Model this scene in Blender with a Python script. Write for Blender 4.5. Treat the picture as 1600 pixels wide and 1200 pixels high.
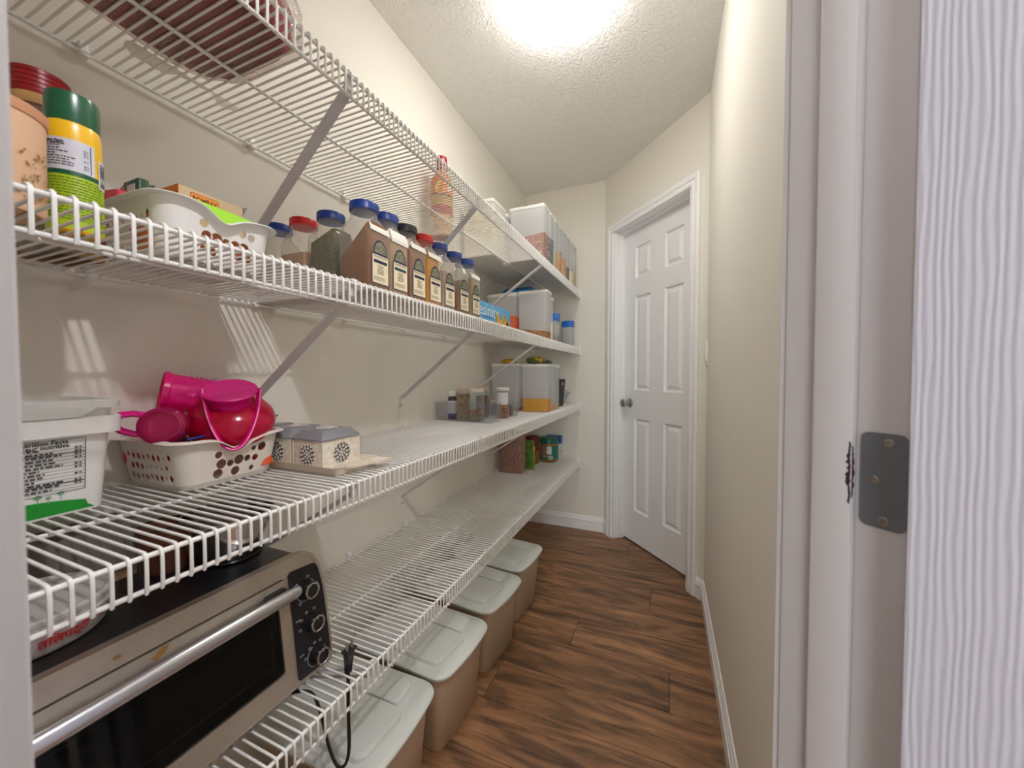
import bpy, bmesh, math, random
from mathutils import Vector, Matrix
R = random.Random(7)
S = bpy.context.scene
COL = S.collection
for o in list(bpy.data.objects):
    bpy.data.objects.remove(o)

# ---------------------------------------------------------------- camera, light, exposure
F_PX = 582.22
YAW, PITCH, ROLL = math.radians(22.42), math.radians(-1.5585), math.radians(-0.04)
fw = Vector((-math.sin(YAW)*math.cos(PITCH), math.cos(YAW)*math.cos(PITCH), math.sin(PITCH)))
rt = Vector((math.cos(YAW), math.sin(YAW), 0)); up0 = rt.cross(fw)
r2 = rt*math.cos(ROLL)+up0*math.sin(ROLL); u2 = -rt*math.sin(ROLL)+up0*math.cos(ROLL)
cd = bpy.data.cameras.new('camera'); cam = bpy.data.objects.new('camera', cd); COL.objects.link(cam)
M = Matrix((r2, u2, -fw)).transposed().to_4x4(); M.translation = (0, 0, 1.10); cam.matrix_world = M
cd.sensor_width = 36; cd.sensor_fit = 'HORIZONTAL'; cd.lens = F_PX/1600*36; cd.clip_start = 0.01
cd.dof.use_dof = True; cd.dof.focus_distance = 1.25; cd.dof.aperture_fstop = 5.6
S.camera = cam
S.view_settings.view_transform = 'Standard'; S.view_settings.look = 'None'
S.view_settings.exposure = 0.20; S.view_settings.gamma = 1.0; S.view_settings.use_curve_mapping = False
S.cycles.use_denoising = True
S.cycles.max_bounces = 14; S.cycles.diffuse_bounces = 8; S.cycles.glossy_bounces = 4
S.cycles.transmission_bounces = 8; S.cycles.transparent_max_bounces = 40
S.cycles.caustics_reflective = False; S.cycles.caustics_refractive = False
W = bpy.data.worlds.new('world'); S.world = W; W.use_nodes = True
W.node_tree.nodes['Background'].inputs[0].default_value = (.8, .85, 1, 1)
W.node_tree.nodes['Background'].inputs[1].default_value = 0.15

def lamp(name, kind, loc, energy, col, size=.1, target=None, size_y=None):
    d = bpy.data.lights.new(name, kind); d.energy = energy; d.color = col
    if kind == 'AREA':
        d.size = size
        if size_y: d.shape = 'RECTANGLE'; d.size_y = size_y
    else: d.shadow_soft_size = size
    o = bpy.data.objects.new(name, d); COL.objects.link(o); o.location = loc
    if target is not None:
        o.rotation_euler = (Vector(target)-Vector(loc)).to_track_quat('-Z', 'Y').to_euler()
    return o
LAMP_EMIT = 31.0
lamp('kitchen_pot_light', 'POINT', (.52, .08, 2.36), 40.0, (.98, .96, 1.0), .035)
lamp('kitchen_fill_light', 'AREA', (.75, -6.4, 1.45), 190.0, (.86, .93, 1.0), 2.5, (-.1, .3, 1.2), 2.0)  # area light added as soft fill through the doorway; no window behind it

# ---------------------------------------------------------------- materials
def lin(c):
    return tuple(((x/255)/12.92 if x/255 <= .04045 else ((x/255+.055)/1.055)**2.4) for x in c[:3])+(1,)
MATS = {}
def P(name, rgb, rough=.5, metal=0., bump=None, var=None, coat=0., spec=None, emit=None, trans=None, fleck=None):
    """principled; bump=(scale,dist[,stretch xyz]); var=(rgb2,scale[,stretch]); trans=alpha of the surface (rest clear); fleck=(rgb,scale,thresh)"""
    if name in MATS: return MATS[name]
    m = bpy.data.materials.new(name); m.use_nodes = True; MATS[name] = m
    nt = m.node_tree; N = nt.nodes; L = nt.links; b = N['Principled BSDF']; out = N['Material Output']
    b.inputs['Base Color'].default_value = lin(rgb); b.inputs['Roughness'].default_value = rough
    b.inputs['Metallic'].default_value = metal
    if spec is not None: b.inputs['Specular IOR Level'].default_value = spec
    if coat: b.inputs['Coat Weight'].default_value = coat; b.inputs['Coat Roughness'].default_value = .1
    tc = N.new('ShaderNodeTexCoord')
    def noise(scale, stretch=None, detail=3.):
        n = N.new('ShaderNodeTexNoise'); n.inputs['Scale'].default_value = scale; n.inputs['Detail'].default_value = detail
        if stretch:
            mp = N.new('ShaderNodeMapping'); mp.inputs['Scale'].default_value = stretch
            L.new(tc.outputs['Object'], mp.inputs[0]); L.new(mp.outputs[0], n.inputs['Vector'])
        else: L.new(tc.outputs['Object'], n.inputs['Vector'])
        return n
    colr = None
    if var:
        n = noise(var[1], var[2] if len(var) > 2 else None)
        r = N.new('ShaderNodeValToRGB'); r.color_ramp.elements[0].position = .35; r.color_ramp.elements[1].position = .65
        r.color_ramp.elements[0].color = lin(rgb); r.color_ramp.elements[1].color = lin(var[0])
        L.new(n.outputs[0], r.inputs[0]); colr = r.outputs[0]
    if fleck:
        v = N.new('ShaderNodeTexVoronoi'); v.inputs['Scale'].default_value = fleck[1]
        L.new(tc.outputs['Object'], v.inputs['Vector'])
        sp = N.new('ShaderNodeSeparateColor'); L.new(v.outputs['Color'], sp.inputs[0])
        c = N.new('ShaderNodeMath'); c.operation = 'GREATER_THAN'; c.inputs[1].default_value = fleck[2]; L.new(sp.outputs[0], c.inputs[0])
        mx = N.new('ShaderNodeMix'); mx.data_type = 'RGBA'; L.new(c.outputs[0], mx.inputs[0])
        if colr: L.new(colr, mx.inputs[6])
        else: mx.inputs[6].default_value = lin(rgb)
        mx.inputs[7].default_value = lin(fleck[0]); colr = mx.outputs[2]
    if colr: L.new(colr, b.inputs['Base Color'])
    if bump:
        n = noise(bump[0], bump[2] if len(bump) > 2 else None, 4.)
        bp = N.new('ShaderNodeBump'); bp.inputs['Distance'].default_value = bump[1]; bp.inputs['Strength'].default_value = 1.
        L.new(n.outputs[0], bp.inputs['Height']); L.new(bp.outputs[0], b.inputs['Normal'])
    if emit: b.inputs['Emission Color'].default_value = lin(emit[0]); b.inputs['Emission Strength'].default_value = emit[1]
    if trans is not None:
        t = N.new('ShaderNodeBsdfTransparent'); t.inputs[0].default_value = lin(trans[1])
        mx = N.new('ShaderNodeMixShader'); fr = N.new('ShaderNodeLayerWeight'); fr.inputs[0].default_value = .25
        ma = N.new('ShaderNodeMath'); ma.operation = 'MULTIPLY_ADD'; ma.use_clamp = True
        ma.inputs[1].default_value = trans[2] if len(trans) > 2 else .35; ma.inputs[2].default_value = trans[0]
        L.new(fr.outputs['Facing'], ma.inputs[0]); L.new(ma.outputs[0], mx.inputs[0])
        src = b
        if len(trans) > 3:
            tl = N.new('ShaderNodeBsdfTranslucent'); tl.inputs[0].default_value = lin(rgb)
            m2 = N.new('ShaderNodeMixShader'); m2.inputs[0].default_value = trans[3]
            L.new(b.outputs[0], m2.inputs[1]); L.new(tl.outputs[0], m2.inputs[2]); src = m2
        L.new(t.outputs[0], mx.inputs[1]); L.new(src.outputs[0], mx.inputs[2]); L.new(mx.outputs[0], out.inputs[0])
    return m

wall_m = P('wall_paint', (231, 227, 217), .75, bump=(260, .0004))
trim_m = P('trim_paint', (241, 241, 241), .42, bump=(40, .0004, (1, 1, .1)))
white_wire = P('white_epoxy_wire', (236, 236, 234), .35)
bracket_m = P('bracket_grey_white', (214, 213, 216), .4)
white_pl = P('white_plastic', (238, 238, 236), .38)
offwhite_pl = P('warm_white_plastic', (228, 222, 212), .42)
lid_white = P('lid_white_plastic', (244, 244, 242), .4, trans=(1., (255, 255, 255), 0., .4))
clear_frost = P('frosted_plastic', (240, 242, 244), .25, trans=(.52, (252, 253, 254), .15, .35))
clear_pl = P('clear_plastic', (230, 232, 234), .08, trans=(.08, (246, 247, 248), .45))
clear_jar = P('clear_jar_plastic', (232, 230, 226), .07, trans=(.11, (250, 249, 247), .55, .4))
smoke_acr = P('acrylic_bin', (222, 224, 228), .06, trans=(.03, (247, 248, 250), .4, .4))
glass_m = P('jar_glass', (225, 230, 228), .05, trans=(.10, (242, 245, 243), .55))
chrome = P('chrome', (205, 205, 208), .12, 1.)
brushed = P('brushed_steel', (206, 197, 186), .34, .85, bump=(60, .0002, (20, 1, 20)), var=((186, 176, 164), 9))
nickel = P('satin_nickel', (190, 188, 186), .28, .9)
hinge_m = P('zinc_hinge', (118, 122, 131), .5, .55)
black_pl = P('black_plastic', (22, 22, 24), .38)
black_en = P('black_enamel', (20, 20, 21), .28, bump=(400, .0002))
cream_paper = P('cream_paper', (232, 222, 192), .6)
navy = P('navy_ink', (38, 36, 72), .6)
teal_ink = P('teal_ink', (38, 72, 74), .6)
brown_ink = P('brown_ink', (120, 92, 62), .7)
black_ink = P('black_ink', (40, 40, 44), .7)
art_m = P('etched_label_art', (86, 92, 78), .7, var=((146, 148, 122), 260))

def ceiling_mat():
    m = P('stipple_ceiling', (246, 245, 242), .9)
    nt = m.node_tree; N = nt.nodes; L = nt.links; b = N['Principled BSDF']
    tc = N.new('ShaderNodeTexCoord'); a = N.new('ShaderNodeTexNoise'); a.inputs['Scale'].default_value = 75; a.inputs['Detail'].default_value = 4; a.inputs['Distortion'].default_value = .8
    r = N.new('ShaderNodeValToRGB'); r.color_ramp.elements[0].position = .46; r.color_ramp.elements[1].position = .66
    bp = N.new('ShaderNodeBump'); bp.inputs['Distance'].default_value = .0042; bp.inputs['Strength'].default_value = .7
    L.new(tc.outputs['Object'], a.inputs['Vector']); L.new(a.outputs[0], r.inputs[0]); L.new(r.outputs[0], bp.inputs['Height']); L.new(bp.outputs[0], b.inputs['Normal'])
    return m
ceil_m = ceiling_mat()

def wood_mat():
    m = bpy.data.materials.new('walnut_vinyl_plank'); m.use_nodes = True
    nt = m.node_tree; N = nt.nodes; L = nt.links; b = N['Principled BSDF']
    g = N.new('ShaderNodeNewGeometry'); oi = N.new('ShaderNodeObjectInfo')
    off = N.new('ShaderNodeVectorMath'); off.operation = 'MULTIPLY_ADD'
    cb = N.new('ShaderNodeCombineXYZ')
    for i in range(3): L.new(oi.outputs['Random'], cb.inputs[i])
    off.inputs[1].default_value = (9, 23, 5); L.new(cb.outputs[0], off.inputs[0]); L.new(g.outputs['Position'], off.inputs[2])
    def tex(sx, sy, scale, det, dist, rough=.6):
        mp = N.new('ShaderNodeMapping'); mp.inputs['Scale'].default_value = (sx, sy, 1)
        n = N.new('ShaderNodeTexNoise'); n.inputs['Scale'].default_value = scale; n.inputs['Detail'].default_value = det
        n.inputs['Distortion'].default_value = dist; n.inputs['Roughness'].default_value = rough
        L.new(off.outputs[0], mp.inputs[0]); L.new(mp.outputs[0], n.inputs['Vector']); return n
    big = tex(1.1, 7, 2.6, 5, 1.2, .62); fine = tex(4, 90, 2.4, 5, .4, .7)
    r = N.new('ShaderNodeValToRGB'); e = r.color_ramp.elements
    e[0].position = .30; e[0].color = lin((86, 63, 46)); e[1].position = .74; e[1].color = lin((196, 146, 102))
    x = e.new(.44); x.color = lin((128, 94, 67)); x = e.new(.56); x.color = lin((163, 119, 83))
    L.new(big.outputs[0], r.inputs[0])
    r2_ = N.new('ShaderNodeValToRGB'); e = r2_.color_ramp.elements; e[0].position = .3; e[0].color = (.62, .6, .58, 1); e[1].position = .62; e[1].color = (1, 1, 1, 1)
    L.new(fine.outputs[0], r2_.inputs[0])
    mx = N.new('ShaderNodeMix'); mx.data_type = 'RGBA'; mx.blend_type = 'MULTIPLY'; mx.inputs[0].default_value = .75
    L.new(r.outputs[0], mx.inputs[6]); L.new(r2_.outputs[0], mx.inputs[7])
    hs = N.new('ShaderNodeHueSaturation'); mr = N.new('ShaderNodeMapRange'); mr.inputs[3].default_value = .86; mr.inputs[4].default_value = 1.12
    L.new(oi.outputs['Random'], mr.inputs[0]); L.new(mr.outputs[0], hs.inputs['Value']); L.new(mx.outputs[2], hs.inputs['Color'])
    L.new(hs.outputs[0], b.inputs['Base Color']); b.inputs['Roughness'].default_value = .42
    bp = N.new('ShaderNodeBump'); bp.inputs['Distance'].default_value = .0006; L.new(fine.outputs[0], bp.inputs['Height']); L.new(bp.outputs[0], b.inputs['Normal'])
    return m
wood_m = wood_mat()

def embossed_mat():
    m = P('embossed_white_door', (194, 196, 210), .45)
    nt = m.node_tree; N = nt.nodes; L = nt.links; b = N['Principled BSDF']
    tc = N.new('ShaderNodeTexCoord'); mp = N.new('ShaderNodeMapping'); mp.inputs['Scale'].default_value = (1, 1, .16)
    w = N.new('ShaderNodeTexWave'); w.wave_type = 'BANDS'; w.bands_direction = 'X'
    w.inputs['Scale'].default_value = 66; w.inputs['Distortion'].default_value = 4.6; w.inputs['Detail'].default_value = 1.2; w.inputs['Detail Scale'].default_value = 1.0
    bp = N.new('ShaderNodeBump'); bp.inputs['Distance'].default_value = .0006; bp.inputs['Strength'].default_value = .6
    L.new(tc.outputs['Object'], mp.inputs[0]); L.new(mp.outputs[0], w.inputs['Vector']); L.new(w.outputs['Fac'], bp.inputs['Height']); L.new(bp.outputs[0], b.inputs['Normal'])
    return m
emboss_m = embossed_mat()

# ---------------------------------------------------------------- mesh helpers
class MB:
    def __init__(s): s.v = []; s.f = []
    def add(s, vs, fs):
        k = len(s.v); s.v += [tuple(v) for v in vs]; s.f += [tuple(i+k for i in f) for f in fs]; return s
    def box(s, x0, x1, y0, y1, z0, z1):
        return s.add([(x, y, z) for z in (z0, z1) for y in (y0, y1) for x in (x0, x1)],
                     [(0, 2, 3, 1), (4, 5, 7, 6), (0, 1, 5, 4), (2, 6, 7, 3), (0, 4, 6, 2), (1, 3, 7, 5)])
    def loft(s, loops, c0=True, c1=True):
        n = len(loops[0]); vs = [p for l in loops for p in l]; fs = []
        for k in range(len(loops)-1):
            for i in range(n):
                j = (i+1) % n; fs.append((k*n+i, k*n+j, (k+1)*n+j, (k+1)*n+i))
        if c0: fs.append(tuple(range(n-1, -1, -1)))
        if c1: fs.append(tuple((len(loops)-1)*n+i for i in range(n)))
        return s.add(vs, fs)
    def lathe(s, prof, M=None, n=24, c=(0, 0, 0), c0=True, c1=True):
        T = M if M is not None else Matrix.Translation(c)
        loops = [[T @ Vector((r*math.cos(2*math.pi*i/n), r*math.sin(2*math.pi*i/n), z)) for i in range(n)] for r, z in prof]
        return s.loft(loops, c0, c1)
    def tube(s, pts, r, n=6, caps=True, closed=False, sx=1.):
        pts = [Vector(p) for p in pts]; m = len(pts); loops = []
        t0 = (pts[1]-pts[0]).normalized(); ref = Vector((0, 0, 1)) if abs(t0.z) < .9 else Vector((1, 0, 0))
        a = (ref-t0*ref.dot(t0)).normalized()
        for i, p in enumerate(pts):
            q0 = pts[i-1] if (i or closed) else p; q1 = pts[(i+1) % m] if (i < m-1 or closed) else p
            t = (q1-q0).normalized(); a = (a-t*a.dot(t)).normalized(); b = t.cross(a)
            loops.append([p+a*(r*math.cos(2*math.pi*k/n))+b*(r*sx*math.sin(2*math.pi*k/n)) for k in range(n)])
        if closed: loops.append(loops[0]); caps = False
        return s.loft(loops, caps, caps)
    def bar(s, a, b, w, h, upv=(0, 0, 1)):
        a, b = Vector(a), Vector(b); t = (b-a).normalized(); u = Vector(upv); u = (u-t*u.dot(t)).normalized(); q = t.cross(u)
        return s.loft([[p+q*(w/2*i)+u*(h/2*j) for i, j in ((-1, -1), (1, -1), (1, 1), (-1, 1))] for p in (a, b)])
    def prism(s, poly, T0, T1):
        """poly 2-D list; T0,T1 map (a,b)->3-D"""
        return s.loft([[T0(*p) for p in poly], [T1(*p) for p in poly]])
    def sphere(s, c, r, n=10, m=6, sq=(1, 1, 1)):
        c = Vector(c); loops = []
        for k in range(1, m):
            ph = math.pi*k/m
            loops.append([c+Vector((r*sq[0]*math.sin(ph)*math.cos(2*math.pi*i/n), r*sq[1]*math.sin(ph)*math.sin(2*math.pi*i/n), -r*sq[2]*math.cos(ph))) for i in range(n)])
        return s.loft(loops)

def link(name, me, mat, parent=None):
    o = bpy.data.objects.new(name, me); COL.objects.link(o)
    if mat and not me.materials: me.materials.append(mat)
    if parent is not None: o.parent = parent
    return o
def mesh(mb, name, smooth=True, bevel=0, ang=35, seg=2):
    me = bpy.data.meshes.new(name); me.from_pydata(mb.v, [], mb.f)
    bm = bmesh.new(); bm.from_mesh(me)
    bmesh.ops.recalc_face_normals(bm, faces=bm.faces)
    if bevel:
        ed = [e for e in bm.edges if len(e.link_faces) == 2 and e.calc_face_angle(0) > math.radians(30)]
        bmesh.ops.bevel(bm, geom=ed, offset=bevel, segments=seg, affect='EDGES', profile=.5, clamp_overlap=True)
    bm.to_mesh(me); bm.free()
    if smooth:
        me.polygons.foreach_set('use_smooth', [True]*len(me.polygons)); me.set_sharp_from_angle(angle=math.radians(ang))
    me.update(); return me
def obj(name, mb, mat, parent=None, smooth=True, bevel=0, ang=35, label=None, kind=None):
    o = link(name, mesh(mb, name, smooth, bevel, ang), mat, parent)
    if label: o['label'] = label
    if kind: o['kind'] = kind
    return o
def thing(name, label, cat, loc=(0, 0, 0), rz=0., group=None):
    o = bpy.data.objects.new(name, None); COL.objects.link(o); o.empty_display_size = .03
    o.location = loc; o.rotation_euler = (0, 0, rz); o['label'] = label; o['category'] = cat
    if group: o['group'] = group
    return o
def struct(name, loc=(0, 0, 0), rz=0.):
    o = bpy.data.objects.new(name, None); COL.objects.link(o); o.location = loc; o.rotation_euler = (0, 0, rz); o['kind'] = 'structure'; return o
def tag(o, label, cat, group=None):
    o['label'] = label; o['category'] = cat
    if group: o['group'] = group
    return o
def rr(hx, hy, r, z, cx=0., cy=0., n=4):
    out = []
    for sx, sy, a0 in ((1, 1, 0), (-1, 1, 90), (-1, -1, 180), (1, -1, 270)):
        for k in range(n+1):
            a = math.radians(a0+90*k/n); out.append((cx+sx*(hx-r)+r*math.cos(a), cy+sy*(hy-r)+r*math.sin(a), z))
    return out
def axis_frame(o, ax, ref=(0, 0, 1)):
    z = Vector(ax).normalized(); x = Vector(ref)
    if abs(x.dot(z)) > .95: x = Vector((1, 0, 0))
    x = (x-z*x.dot(z)).normalized(); y = z.cross(x)
    m = Matrix((x, y, z)).transposed().to_4x4(); m.translation = o; return m
def curve_mesh(cu):
    ob = bpy.data.objects.new('tmp', cu); me = bpy.data.meshes.new_from_object(ob)
    vs = [tuple(v.co) for v in me.vertices]; fs = [tuple(p.vertices) for p in me.polygons]
    bpy.data.objects.remove(ob); bpy.data.meshes.remove(me); bpy.data.curves.remove(cu)
    return vs, fs
def text(name, s, size, fn, mat, parent, align='CENTER', sx=1., lead=1., bold=0.):
    """flat print: fn(a,b) maps text coordinates to 3-D"""
    cu = bpy.data.curves.new('t', 'FONT'); cu.body = s; cu.size = size; cu.align_x = align; cu.align_y = 'CENTER'
    cu.resolution_u = 2; cu.space_line = lead; cu.offset = bold
    vs, fs = curve_mesh(cu)
    mb = MB(); mb.add([fn(v[0]*sx, v[1]) for v in vs], fs)
    me = bpy.data.meshes.new(name); me.from_pydata(mb.v, [], mb.f); me.update()
    return link(name, me, mat, parent)
def sheet(outer, holes=()):
    cu = bpy.data.curves.new('s', 'CURVE'); cu.dimensions = '2D'; cu.fill_mode = 'FRONT'
    for poly in [outer]+list(holes):
        sp = cu.splines.new('POLY'); sp.points.add(len(poly)-1); sp.use_cyclic_u = True
        for i, q in enumerate(poly): sp.points[i].co = (q[0], q[1], 0, 1)
    return curve_mesh(cu)
def circ(x, y, rx, ry=None, n=14):
    ry = ry or rx
    return [(x+rx*math.cos(2*math.pi*i/n), y+ry*math.sin(2*math.pi*i/n)) for i in range(n)]
def solid_sheet(mb, outer, holes, F0, F1):
    """perforated plate with thickness: F0/F1 map 2-D to both faces"""
    vs, fs = sheet(outer, holes)
    mb.add([F0(v[0], v[1]) for v in vs], fs); mb.add([F1(v[0], v[1]) for v in vs], [f[::-1] for f in fs])
    for lp in [outer]+list(holes):
        n = len(lp); mb.add([F0(*q) for q in lp]+[F1(*q) for q in lp], [(i, (i+1) % n, n+(i+1) % n, n+i) for i in range(n)])
    return mb
def rpoly(x0, x1, y0, y1, r, n=4):
    return [(p[0], p[1]) for p in rr((x1-x0)/2, (y1-y0)/2, r, 0, (x0+x1)/2, (y0+y1)/2, n)]
def cyl_patch(mb, r, a0, a1, z0, z1, c=(0, 0), n=10, z1b=None):
    vs = []
    for i in range(n+1):
        a = math.radians(a0+(a1-a0)*i/n); zt = z1 if z1b is None else z1+(z1b-z1)*i/n
        vs += [(c[0]+r*math.cos(a), c[1]+r*math.sin(a), z0), (c[0]+r*math.cos(a), c[1]+r*math.sin(a), zt)]
    return mb.add(vs, [(2*i, 2*i+2, 2*i+3, 2*i+1) for i in range(n)])

# ---------------------------------------------------------------- room
XL, YF, CZ, XR = -.976, 2.612, 2.411, .180
A = Vector((-.3884, YF)); E2 = Vector((.675, -.737)).normalized(); IN = Vector((-E2.y, E2.x))*-1   # IN: towards the room
if IN.dot(Vector((0, 0))-A) < 0: IN = -IN
AL = (XR-A.x)/E2.x
def dp(s, d, z=0.): q = A+E2*s-IN*d; return (q.x, q.y, z)          # along far angled wall, depth behind its face
P0 = Vector((.2003, .4374)); U = Vector((-.725, .688)).normalized(); V = Vector((U.y, -U.x))
def np_(u, v, z=0.): q = P0+U*u+V*v; return (q.x, q.y, z)           # near doorway: u into the pantry, v to the right
def slab(mb, fn, a0, a1, b0, b1, z0, z1):
    return mb.add([fn(a, b, z) for z in (z0, z1) for b in (b0, b1) for a in (a0, a1)],
                  [(0, 2, 3, 1), (4, 5, 7, 6), (0, 1, 5, 4), (2, 6, 7, 3), (0, 4, 6, 2), (1, 3, 7, 5)])
def wall(name, mb): return obj(name, mb, wall_m, smooth=False, kind='structure')
wall('wall_left', MB().box(XL-.1, XL, -.75, YF+.1, 0, CZ))
wall('wall_far', MB().box(XL, A.x+.02, YF, YF+.1, 0, CZ))
s0, s1, DH = .088, .745, 2.022
m = MB(); slab(m, dp, -.01, s0, 0, .115, 0, CZ); slab(m, dp, s1, AL+.05, 0, .115, 0, CZ); slab(m, dp, s0, s1, 0, .115, DH+.014, CZ)
wall('wall_angled', m)
yb = A.y+E2.y*AL
wall('wall_right', MB().box(XR, XR+.1, .60, yb, 0, CZ))
m = MB(); slab(m, np_, 0, .104, .018, .085, 0, CZ); slab(m, np_, 0, .104, -1.62, -.617, 0, CZ); slab(m, np_, 0, .104, -.617, .018, 2.036, CZ)
wall('wall_near', m)
m = MB(); m.box(XR+.1, 2.3, .60, .70, 0, CZ); wall('wall_kitchen_side', m)
wall('wall_rear', MB().box(-2.0, 2.4, -7.3, -7.2, 0, CZ))
wall('wall_kitchen_right', MB().box(2.3, 2.4, -7.2, .6, 0, CZ))
wall('wall_kitchen_left', MB().box(-2.1, -2.0, -7.2, -.4, 0, CZ))
obj('ceiling', MB().box(-2.1, 2.4, -7.3, 2.9, CZ, CZ+.05), ceil_m, smooth=False, kind='structure')
# floor of single planks over a dark subfloor
fl = struct('floor')
obj('subfloor', MB().box(-2.1, 2.4, -1.55, 2.9, -.05, -.004), P('floor_gap_dark', (40, 28, 20), .8), fl, smooth=False)
obj('kitchen_floor', MB().box(-2.1, 2.4, -7.3, -1.55, -.05, 0), wood_m, fl, smooth=False)
PW, PL = .175, 1.22
pm = MB(); g = .0008
pm.box(g, PL-g, g, PW-g, -.0045, 0)
pme = mesh(pm, 'plank', True, bevel=.0009, seg=1); pme.materials.append(wood_m)
joint = {-1: -.566, 0: .022, 1: -.35, 2: -.71, 3: -.057, 4: -.60, 5: .30, 6: -.2, 7: -.8}
for r in range(-16, 9):
    y = 1.285+r*PW
    x = joint.get(r, R.uniform(-.9, .3))
    while x > XL-.02: x -= PL
    if r < -6:
        x = -2.05+R.uniform(-1, 0)
    while x < (.8 if r > -4 else 2.3):
        if r > -8 or R.random() > 2:
            o = link('plank', pme, None, fl); o.location = (x, y, 0)
        elif x > -2.2:
            o = link('plank', pme, None, fl); o.location = (x, y, 0)
        x += PL

def moulding(mb, prof, a, b, ac, no, m0=0, m1=0):
    """profile (across, proud) swept a->b; ac/no: across and outward vectors; m0/m1 mitre"""
    a, b, ac, no = Vector(a), Vector(b), Vector(ac), Vector(no); t = (b-a).normalized()
    return mb.loft([[p+ac*q[0]+no*q[1]+t*(q[0]*mm) for q in prof] for p, mm in ((a, m0), (b, m1))])
CAS = [(0, 0), (0, .008), (.004, .011), (.018, .012), (.021, .010), (.026, .0105), (.030, .015), (.046, .017), (.052, .015), (.057, .011), (.057, 0)]
BAS = [(0, 0), (0, .012), (.062, .012), (.066, .0145), (.072, .0145), (.075, .011), (.084, .010), (.088, .007), (.096, .006), (.100, .003), (.100, 0)]
IN3, E3 = Vector((IN.x, IN.y, 0)), Vector((E2.x, E2.y, 0))
# far door casing + jamb
t1 = struct('trim_1')
ci, co = s0+.005, s1-.005
m = MB(); moulding(m, CAS, dp(ci, 0, 0), dp(ci, 0, DH), -E3, IN3, 0, 1); obj('casing_leg', m, trim_m, t1, ang=20)
m = MB(); moulding(m, CAS, dp(co, 0, 0), dp(co, 0, DH), E3, IN3, 0, 1); obj('casing_leg', m, trim_m, t1, ang=20)
m = MB(); moulding(m, CAS, dp(ci, 0, DH), dp(co, 0, DH), (0, 0, 1), IN3, -1, 1); obj('casing_head', m, trim_m, t1, ang=20)
m = MB(); slab(m, dp, s0, s0+.018, 0, .115, 0, DH+.014); obj('jamb', m, trim_m, t1, bevel=.001)
m = MB(); slab(m, dp, s1-.018, s1, 0, .115, 0, DH+.014); obj('jamb', m, trim_m, t1, bevel=.001)
m = MB(); slab(m, dp, s0+.018, s1-.018, 0, .115, DH-.004, DH+.014); obj('head_jamb', m, trim_m, t1, bevel=.001)
m = MB(); slab(m, dp, s0+.018, s0+.029, .046, .0785, 0, DH-.004); obj('door_stop', m, trim_m, t1, bevel=.001)
m = MB(); slab(m, dp, s1-.029, s1-.018, .046, .0785, 0, DH-.004); obj('door_stop', m, trim_m, t1, bevel=.001)
m = MB(); slab(m, dp, s0+.029, s1-.029, .046, .0785, DH-.015, DH-.004); obj('door_stop', m, trim_m, t1, bevel=.001)
# baseboards
bb = obj('baseboard_far', moulding(MB(), BAS, (XL, YF, 0), (A.x-.003, YF, 0), (0, 0, 1), (0, -1, 0)), trim_m, ang=20, kind='structure')
obj('baseboard_angled', moulding(MB(), BAS, dp(.002, 0), dp(ci-.057, 0), (0, 0, 1), IN3), trim_m, ang=20, kind='structure')
obj('baseboard_angled_right', moulding(MB(), BAS, dp(co+.057, 0), dp(AL-.004, 0), (0, 0, 1), IN3), trim_m, ang=20, kind='structure')
obj('baseboard_right', moulding(MB(), BAS, (XR, .62, 0), (XR, yb+.004, 0), (0, 0, 1), (-1, 0, 0)), trim_m, ang=20, kind='structure')
obj('baseboard_left', moulding(MB(), BAS, (XL, -.5, 0), (XL, YF-.013, 0), (0, 0, 1), (1, 0, 0)), trim_m, ang=20, kind='structure')

def panel_door(root, w, h, pans, mat, thick=.035):
    """front face at local y=0 facing -y"""
    xs = sorted({0, w} | {p[0] for p in pans} | {p[1] for p in pans}); zs = sorted({0, h} | {p[2] for p in pans} | {p[3] for p in pans})
    m = MB()
    for i in range(len(xs)-1):
        for k in range(len(zs)-1):
            cx, cz = (xs[i]+xs[i+1])/2, (zs[k]+zs[k+1])/2
            if any(p[0] < cx < p[1] and p[2] < cz < p[3] for p in pans): continue
            m.add([(xs[i], 0, zs[k]), (xs[i+1], 0, zs[k]), (xs[i+1], 0, zs[k+1]), (xs[i], 0, zs[k+1])], [(0, 1, 2, 3)])
    m.add([(0, 0, 0), (w, 0, 0), (w, 0, h), (0, 0, h), (0, thick, 0), (w, thick, 0), (w, thick, h), (0, thick, h)],
          [(0, 4, 5, 1), (1, 5, 6, 2), (2, 6, 7, 3), (3, 7, 4, 0), (4, 7, 6, 5)])
    bmv = obj('door_slab', m, mat, root, smooth=False)
    for p in pans:
        m = MB(); loops = []
        for ins, dep in ((0, 0), (.009, .012), (.016, .012), (.036, .0025)):
            loops.append([(p[0]+ins, dep, p[2]+ins), (p[1]-ins, dep, p[2]+ins), (p[1]-ins, dep, p[3]-ins), (p[0]+ins, dep, p[3]-ins)])
        m.loft(loops, False, True); obj('door_panel', m, mat, root, smooth=False)
PANS = [(a, b, c, d) for (a, b) in ((.105, .247), (.362, .504)) for (c, d) in ((.205, .803), (.983, 1.580), (1.693, 1.893))]
rz = math.atan2(E2.y, E2.x)
d1 = struct('door_1', dp(s0+.021, .080, .012), rz); panel_door(d1, .613, 2.003, PANS, P('door_paint', (238, 238, 238), .45))
kn = MB(); T = axis_frame((.058, 0, .898), (0, -1, 0))
kn.lathe([(.031, 0), (.031, .004), (.024, .009), (.012, .012), (.0105, .026), (.016, .032), (.0255, .042), (.0275, .052), (.024, .060), (.014, .065), (.004, .066)], T, 24)
obj('knob', kn, nickel, d1, label='satin nickel round knob')
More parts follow.
